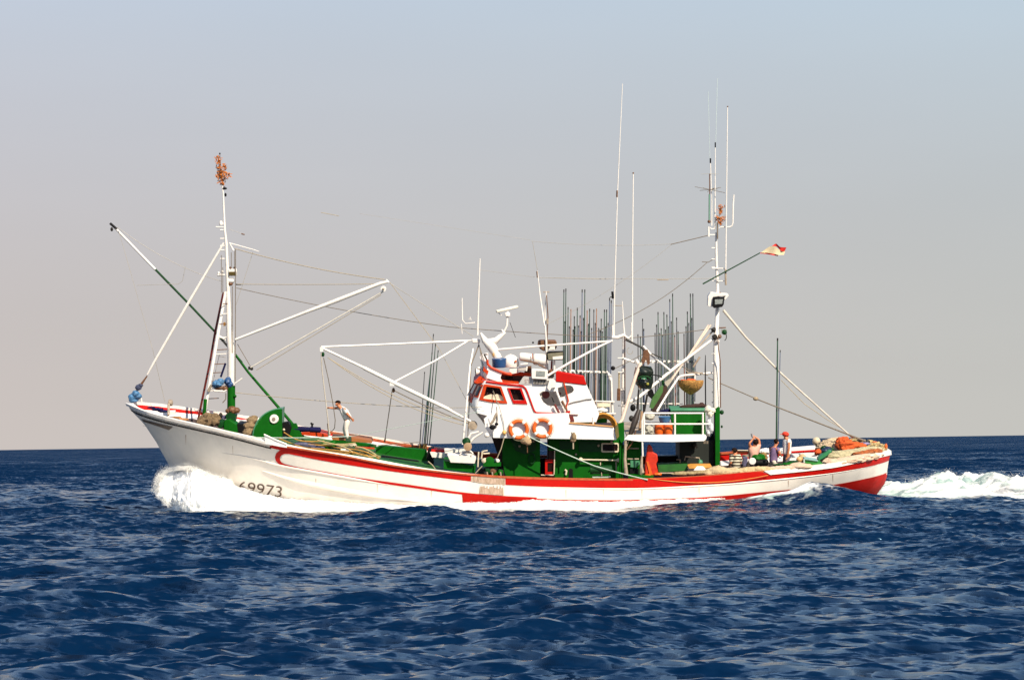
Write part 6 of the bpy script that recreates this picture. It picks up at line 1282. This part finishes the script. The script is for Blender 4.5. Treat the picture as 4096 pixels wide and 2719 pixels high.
stern_net([(780, 830, .16, -2.4), (880, 820, .2, -2.5, 1.6, .7), (1000, 830, .2, -2.5, 2, .6), (1150, 800, .22, -2.4, 2.2, .6), (1300, 770, .22, -2.3, 2.2, .6), (1450, 740, .22, -2.1, 2.2, .6), (1600, 710, .2, -1.8, 2, .6), (1720, 680, .18, -1.4, 1.8, .6)], NETP, 'pink beige net lying inside the white stern rail')
stern_net([(760, 790, .18, -1.6, 1.4, .8), (900, 740, .24, -1.5, 1.8, .8), (1050, 700, .26, -1.4, 2, .8), (1200, 670, .26, -1.3, 2, .7), (1350, 640, .24, -1.2, 2, .7), (1500, 620, .24, -1.0, 2, .7), (1650, 600, .22, -.8, 2, .7), (1780, 600, .18, -.6, 1.4, .8)], NETG, 'long pale straw net fold across the middle of the stern')
stern_net([(1420, 655, .14, -1.6, 2.2, .5), (1560, 635, .15, -1.5, 2, .6), (1680, 620, .18, -1.3, 1.8, .6), (1780, 630, .14, -1.2)], mat('rust orange net', (.45, .12, .03), .95, var=.35, vscale=14, bump=.8), 'rust orange net streak in the stern')
stern_net([(700, 520, .2, .8, 1.4, .9), (800, 480, .24, .9, 1.6, .9), (920, 470, .26, 1.0, 1.6, .9), (1020, 500, .24, .6), (880, 550, .26, .3, 1.6, 1), (980, 600, .2, .0), (720, 590, .18, .2)], mat('speckled pink beige net', (.66, .50, .32), .95, var=.3, vscale=16, bump=.9), 'speckled beige net mound forward of the orange net')
stern_net([(1080, 460, .28, -.2, 1, 1), (1150, 500, .28, -.3, 1.2, 1), (1280, 500, .22, -.2, 1.5, .8), (1400, 500, .18, -.1, 1.6, .7), (1130, 580, .16, -.5), (1090, 440, .2, -.1)], NETO, 'bright orange red net heap in the stern')
stern_net([(1300, 390, .12, .6, 2, .6), (1450, 420, .14, .6, 1.8, .6), (1600, 450, .18, .5, 1.6, .7), (1700, 500, .2, .3, 1.4, .8), (1800, 530, .2, .1, 1.2, .8), (1880, 540, .16, -.1, 1, .9), (1550, 520, .2, .2, 1.6, .8), (1450, 560, .16, -.2, 2, .6)], mat('mottled tan net', (.55, .40, .18), .95, var=.4, vscale=14, bump=.9), 'mottled tan net round the stern post')
lump(s5, [(1560, 430, .1, .2), (1420, 395, .08, .3, 1.6, .6)], DARK, 'rope_coil', 'dark rope coil where the stays reach the stern', 'rope'); lump(s5, [(1500, 465, .14, .1, 1.8, .5)], mat('violet cloth', (.25, .22, .38), .8), 'cloth', 'violet cloth beside the orange red net', 'cloth')
lump(s5, [(1930, 510, .07, -.5, .8, 1.4), (1715, 425, .04, .3, 3, .5)], ORPL, 'float', 'small orange red float on the very stern', 'float')
for x, y, dd in ((860, 485, .6), (945, 505, .5), (1000, 785, -2.3), (745, 855, -2.6), (1020, 610, -.3)):
    single(MB().ball(s5(x, y, dd - .15), .045, 10, jit=.1), 'net_cork', DARK, 'dark round cork lying on the stern nets', 'cork', 'corks on the stern nets')
# green crate and lid, buoys
CRT = thing('fish_crate', 'open green crate with a pale rim on the near rail at the stern', 'crate', s5(500, 900, -2.6))
MB().pr(s5, [(340, 770), (660, 820), (690, 850), (650, 890), (410, 905), (345, 830)], -2.7, -2.1).build('side', mat('bright green crate', (.015, .19, .02), .5), CRT)
MB().pr(s5, [(338, 752), (598, 790), (600, 805), (340, 772)], -2.75, -2.05).build('rim', mat('pale green rim', (.25, .42, .38), .5), CRT); tube(s5, [(322, 760), (325, 830)], 7, 'corner', ROPEG, CRT, d=-2.75)
LID = MB().pr(s5, [(595, 760), (680, 680), (820, 590), (870, 600), (865, 625), (720, 740), (620, 800)], -1.9, -1.4)
LID = single(LID, 'crate_lid', mat('jade lid', (.03, .22, .08), .5), 'jade green curved lid tilted up behind the open crate', 'lid', bevel=.02)
lump(s5, [(740, 600, .14, -1.5, 1.1, .8), (780, 590, .14, -1.4)], mat('navy black bucket', (.01, .02, .06), .5), 'bucket', 'navy bucket behind the tilted jade green lid', 'bucket'); lump(s5, [(720, 560, .12, -1.1), (840, 590, .12, -1.1)], DGREEN, 'bag', 'dark green bag behind the navy bucket', 'bag')
BY = thing('marker_buoy', 'round cream marker float on a short stick at the far stern rail', 'buoy', s5(575, 520, 1.5)); MB().ball(s5(565, 410, 1.5), .165, 18).build('float', mat('cream float', (.66, .54, .36), .5), BY); tube(s5, [(575, 460), (580, 540)], 5, 'stick', DGREEN, BY, d=1.5)
MB().ball(s5(575, 495, 1.45), .06, jit=.3).build('knot', DGREEN, BY)
single(MB().ball(s5(290, 735, -1.2), .15, 16, jit=.1), 'float', mat('golden tan float', (.55, .36, .16), .6), 'golden tan float behind the open green crate', 'float'); single(MB().ball(s5(230, 770, -1.5), .12, 14), 'float', mat('amber float', (.68, .40, .16), .6), 'amber float in front of the golden tan one', 'float')
lump(s5, [(615, 620, .12, -.6), (590, 640, .1, -.7)], NETO, 'rag', 'orange rag at the end of the far white rail', 'rag')
lump(s5, [(100, 845, .13, -2.3, 1.8, .7), (20, 860, .12, -2.4, 2, .6)], GREEN, 'net_pile', 'dark green net tuck behind the pinkish rail net', 'fishing net')
single(MB().lathe(s4(733, 1198, -2.4), HV, [(0, .12), (.02, .14), (.1, .12)], 22), 'white_disc', PIPEW, 'round white tub end in front of the crewman in pink', 'tub')
lump(s4, [(840, 1130, .17, -1.5, 1.4, .8), (900, 1120, .14, -1.4), (930, 1170, .12, -1.4)], GREEN, 'canvas', 'green canvas heaped beside the crewman in pink', 'canvas'); lump(s4, [(950, 1080, .12, -.8, 1.2, 1), (970, 1140, .1, -.8)], mat('ochre brown box', (.26, .15, .04), .7), 'sack', 'ochre sack behind the green canvas', 'sack')
lump(s4, [(930, 1000, .12, 1.0, 1.2, .7), (980, 990, .14, 1.0, 1.4, .8), (1040, 1000, .12, 1.0)], WSHIRT, 'cloth', 'white cloth bundle on the far rail left of the violet shirt', 'cloth'); lump(s4, [(1290, 990, .1, 1.0, 1, 1), (1310, 1020, .07, 1)], WSHIRT, 'cloth', 'white cloth between the violet shirt and the standing man', 'cloth')
for x, y, r_, lab in ((1035, 1092, .055, 'small white float left of the violet shirt'), (1272, 1118, .055, 'small white float at the hands of the man in violet')): single(MB().ball(s4(x, y, -1.9), r_), 'float', PIPEW, lab, 'float')
single(MB().lathe(s4(920, 1220, -1.6), XV, [(-.28, .08), (-.25, .13), (.2, .13), (.25, .08)], 14), 'drum', BLACK, 'black drum on the deck between the pink and violet shirts', 'drum')
lump(s4, [(1260, 1270, .12, -2.4, 2, .5), (1400, 1262, .12, -2.4, 2, .5), (1530, 1240, .15, -2.3, 1.6, .8)], DGREEN, 'net_pile', 'dark green net strip at the feet of the man in the red cap', 'fishing net')
single(MB().pr(s4, [(560, 1130), (640, 1130), (640, 1290), (555, 1290)], .6, 1.0), 'crate', PURPLED, 'violet grey crate against the far bulwark behind the striped jersey', 'crate')
tube(s4, [(440, 980), (690, 985)], 4, 'far_rail', CREAM, BOAT, d=3.0); tube(s4, [(455, 1000), (690, 1003)], 3.5, 'far_rail', BLACK, BOAT, d=3.0)
MB().pr(s4, [(540, 1080), (690, 1070), (690, 1110), (540, 1125)], 2.6, 2.8).build('far_bench', mat('grey tan bench', (.32, .27, .19), .7), BOAT)
WB_ = MB().pr(s5, [(55, 560), (75, 545), (520, 525), (540, 545), (540, 580), (70, 608)], 2.5, 2.7).build('far_white_board', WHITE, BOAT, bevel=.02)
MB().pr(s5, [(70, 660), (570, 632), (575, 705), (400, 722), (70, 735)], 1.6, 1.7).build('far_white_board', WHITE, BOAT); MB().path([s5(70, 630, 2.3), s5(540, 600, 2.3)], .05, 6).build('far_red_rail', RED, BOAT)
line(P(2600, 1913, -3.45), P(3072, 1900, -3.25), 3, 'hanging_line', mat('orange line', (.66, .26, .04), .7), BOAT, .22)
# ------------------------------------------------------------------ bow wave and spray
def at_depth(px, py, y):
    ray = CR @ Vector(((px - 2048) / FPX, -(py - 1359.5) / FPX, -1)); return CAM_POS + ray * ((y + CAM_D) / ray.y)
FTOP = [(622, 1925), (630, 1905), (650, 1893), (686, 1874), (760, 1870), (830, 1896), (900, 1920), (950, 1944), (1020, 1964), (1090, 1983), (1150, 1994), (1230, 1998), (1320, 2004), (1450, 2012), (1600, 2018), (1750, 2022), (1880, 2008), (2000, 2010), (2150, 1999), (2300, 2003), (2450, 2005), (2600, 2000), (2750, 1996), (2900, 1990)]
FBOT = [(622, 1995), (632, 2012), (668, 2036), (720, 2048), (782, 2054), (900, 2058), (1200, 2058), (1500, 2058), (1700, 2060), (2100, 2054), (2400, 2038), (2600, 2014), (2900, 1996)]
FW = [(622, .9), (690, 1.2), (760, 1.5), (900, 1.9), (1000, 1.9), (1200, 1.35), (1450, 1.05), (1700, .95), (2000, .9), (2300, .7), (2600, .45), (2900, .25)]
def base_y(px, py): return P(px, py, -.12).y if px < 694 else hull_pt(px, py, 0).y - .03
def build_bow_wave():
    V = []; F = []; D = []; off = Vector((3.3, 7.7, 1.1)); K = 24
    for lay, (N, lo, hi, sgn) in enumerate(((480, 622, 2900, 1), (420, 622, 2600, 1), (300, 622, 1400, 1), (240, 622, 1200, 1), (120, 705, 1000, -1))):
        k0 = len(V); o2 = off + Vector((lay * 5.1, 0, lay * 2.3))
        for i in range(N + 1):
            px = lo + (hi - lo) * i / N; big = 1 if px < 930 else .35; tp = sinterp(px, FTOP); bt = sinterp(px, FBOT); yb = base_y(px, tp); w = sinterp(px, FW)
            if sgn < 0: yb = -yb + .2; tp += 25
            tp += (noise.fractal(Vector((px * .020, lay * 3.1, 0)), 1, 2, 5) * 22 + noise.noise(Vector((px * .11, lay * 5.1, 3))) * 8) * big - lay * 3 * big * (sgn > 0)
            for k in range(K + 1):
                t = k / K; y = yb - sgn * (w + .07 * lay) * t ** .85 - .10 * lay * sgn * math.sin(math.pi * t)
                p = at_depth(px, tp + (bt - tp) * t, y)
                if k == K: q_ = min(max((px - 740) / 160, 0), 1); p.z = lerp(p.z, min(p.z, -.12), q_)
                n = noise.fractal(p * 1.5 + o2, 1.0, 2.0, 5); n2 = noise.fractal(p * 5.5 + o2, 1.0, 2.0, 3)
                p = p + Vector((.5 * n, -n, .35 * n)) * (.17 * big * min(1, w)) + Vector((-.5 * big, -1, .5)) * n2 * (.03 + .03 * (big > .5))
                V.append(p); e = min(t / .22 + .1, (1 - t) / .42 + max(0, (px - 700) / 130), .1 + (px - lo) / 40, (hi - px) / 160); D.append(max(0, min(1, e)) - (.12 * lay))
        for i in range(N):
            for k in range(K): a_ = k0 + i * (K + 1) + k; F.append((a_, a_ + 1, a_ + K + 2, a_ + K + 1))
    me = bpy.data.meshes.new('sea_foam'); me.from_pydata(V, [], F); me.polygons.foreach_set('use_smooth', [True] * len(F))
    at = me.attributes.new('dens', 'FLOAT', 'POINT'); at.data.foreach_set('value', D)
    m = bpy.data.materials.new('white water'); m.use_nodes = True; t_ = m.node_tree; N_ = t_.nodes; L_ = t_.links; b = N_['Principled BSDF']
    b.inputs['Base Color'].default_value = (.96, .94, .91, 1); b.inputs['Roughness'].default_value = 1.0; b.inputs['Specular IOR Level'].default_value = .1
    b.inputs['Subsurface Weight'].default_value = .6; b.inputs['Subsurface Radius'].default_value = (.25, .25, .25)
    tc = N_.new('ShaderNodeTexCoord'); mp = N_.new('ShaderNodeMapping'); mp.inputs['Scale'].default_value = (.6, 1, 1); L_.new(tc.outputs['Object'], mp.inputs[0])
    n = N_.new('ShaderNodeTexNoise'); n.inputs['Scale'].default_value = 3.2; n.inputs['Detail'].default_value = 10; n.inputs['Roughness'].default_value = .72; L_.new(mp.outputs[0], n.inputs['Vector'])
    m2 = N_.new('ShaderNodeMapping'); m2.inputs['Rotation'].default_value = (0, .5, 0); m2.inputs['Scale'].default_value = (.7, 1, 2.2); L_.new(tc.outputs['Object'], m2.inputs[0])
    n3 = N_.new('ShaderNodeTexNoise'); n3.inputs['Scale'].default_value = 1.8; n3.inputs['Detail'].default_value = 9; n3.inputs['Roughness'].default_value = .7; L_.new(m2.outputs[0], n3.inputs['Vector'])
    rc = N_.new('ShaderNodeValToRGB'); rc.color_ramp.elements[0].position = .36; rc.color_ramp.elements[0].color = (.74, .73, .69, 1); rc.color_ramp.elements[1].position = .50; rc.color_ramp.elements[1].color = (.95, .93, .90, 1)
    L_.new(n3.outputs['Fac'], rc.inputs[0]); L_.new(rc.outputs[0], b.inputs['Base Color'])
    bp = N_.new('ShaderNodeBump'); bp.inputs['Strength'].default_value = .3; bp.inputs['Distance'].default_value = .1; L_.new(n3.outputs['Fac'], bp.inputs['Height']); L_.new(bp.outputs[0], b.inputs['Normal'])
    fa = N_.new('ShaderNodeAttribute'); fa.attribute_name = 'dens'
    ad = N_.new('ShaderNodeMath'); ad.operation = 'MULTIPLY_ADD'; L_.new(fa.outputs['Fac'], ad.inputs[0]); ad.inputs[1].default_value = .62; L_.new(n.outputs['Fac'], ad.inputs[2])
    mr = N_.new('ShaderNodeMapRange'); mr.inputs['From Min'].default_value = .55; mr.inputs['From Max'].default_value = .80; L_.new(ad.outputs[0], mr.inputs['Value']); L_.new(mr.outputs[0], b.inputs['Alpha'])
    me.materials.append(m); o = bpy.data.objects.new('sea_foam', me); COL.objects.link(o); tag(o, 'white bow wave curling off the stem and along the near side of the hull', 'sea foam', kind='stuff')
    FO = mat('white spray', (.90, .88, .84), .95, var=.03, vscale=2)
    N = 30000; c = np.zeros((N, 3)); s = np.zeros(N)
    WT_ = [(3560, 1930), (3640, 1922), (3680, 1912), (3720, 1900), (3780, 1876), (3850, 1895), (3950, 1900), (4020, 1893), (4150, 1905)]
    for i in range(N):
        q = random.random(); g = abs(random.gauss(0, 1))
        if q < .55:
            px = random.choice((random.uniform(625, 760), random.uniform(640, 950), random.uniform(700, 950), random.uniform(950, 1400))); tp = sinterp(px, FTOP); big = 1 if px < 930 else .3
            p = at_depth(px + random.gauss(0, 5), tp + 10 - g * 15 * big, base_y(px, tp) - random.uniform(0, .9) * big); sz = random.uniform(.004, .013) * (1 if g < 1.2 else .7)
        elif q < .68:
            py = random.uniform(1900, 2020); px = interp(py, [(1900, 640), (1930, 624), (1960, 622), (1990, 640), (2020, 690)]) + 14 - g * 12; p = at_depth(px, py, -.4 - random.uniform(0, .8)); sz = random.uniform(.004, .012)
        elif q < .93:
            px = random.uniform(1300, 2900); tp = sinterp(px, FTOP); p = at_depth(px, tp + 6 - g * 3, base_y(px, tp) - random.uniform(.1, .5)); sz = random.uniform(.004, .012)
        else:
            px = random.uniform(3560, 4150); p = at_depth(px, interp(px, WT_) + 22 - g * 12, 4.0 + random.uniform(-1, 1)); sz = random.uniform(.004, .011)
        c[i] = p; s[i] = sz
    oc = np.array([(1, 0, 0), (-1, 0, 0), (0, 1, 0), (0, -1, 0), (0, 0, 1), (0, 0, -1)], float); of = np.array([(0, 2, 4), (2, 1, 4), (1, 3, 4), (3, 0, 4), (2, 0, 5), (1, 2, 5), (3, 1, 5), (0, 3, 5)])
    st = rng.uniform(.6, 1.5, (N, 1, 3)); vv = (c[:, None, :] + oc[None] * s[:, None, None] * st).reshape(-1, 3); ff = (of[None] + (np.arange(N) * 6)[:, None, None]).reshape(-1)
    me = bpy.data.meshes.new('spray'); me.vertices.add(len(vv)); me.vertices.foreach_set('co', vv.astype(np.float32).ravel()); me.loops.add(len(ff)); me.loops.foreach_set('vertex_index', ff.astype(np.int32))
    me.polygons.add(len(ff) // 3); me.polygons.foreach_set('loop_start', np.arange(0, len(ff), 3, dtype=np.int32)); me.update(); me.validate(); me.materials.append(FO)
    o = bpy.data.objects.new('spray', me); COL.objects.link(o); tag(o, 'fine white spray thrown up by the bow and the wake', 'spray', kind='stuff')
build_bow_wave()
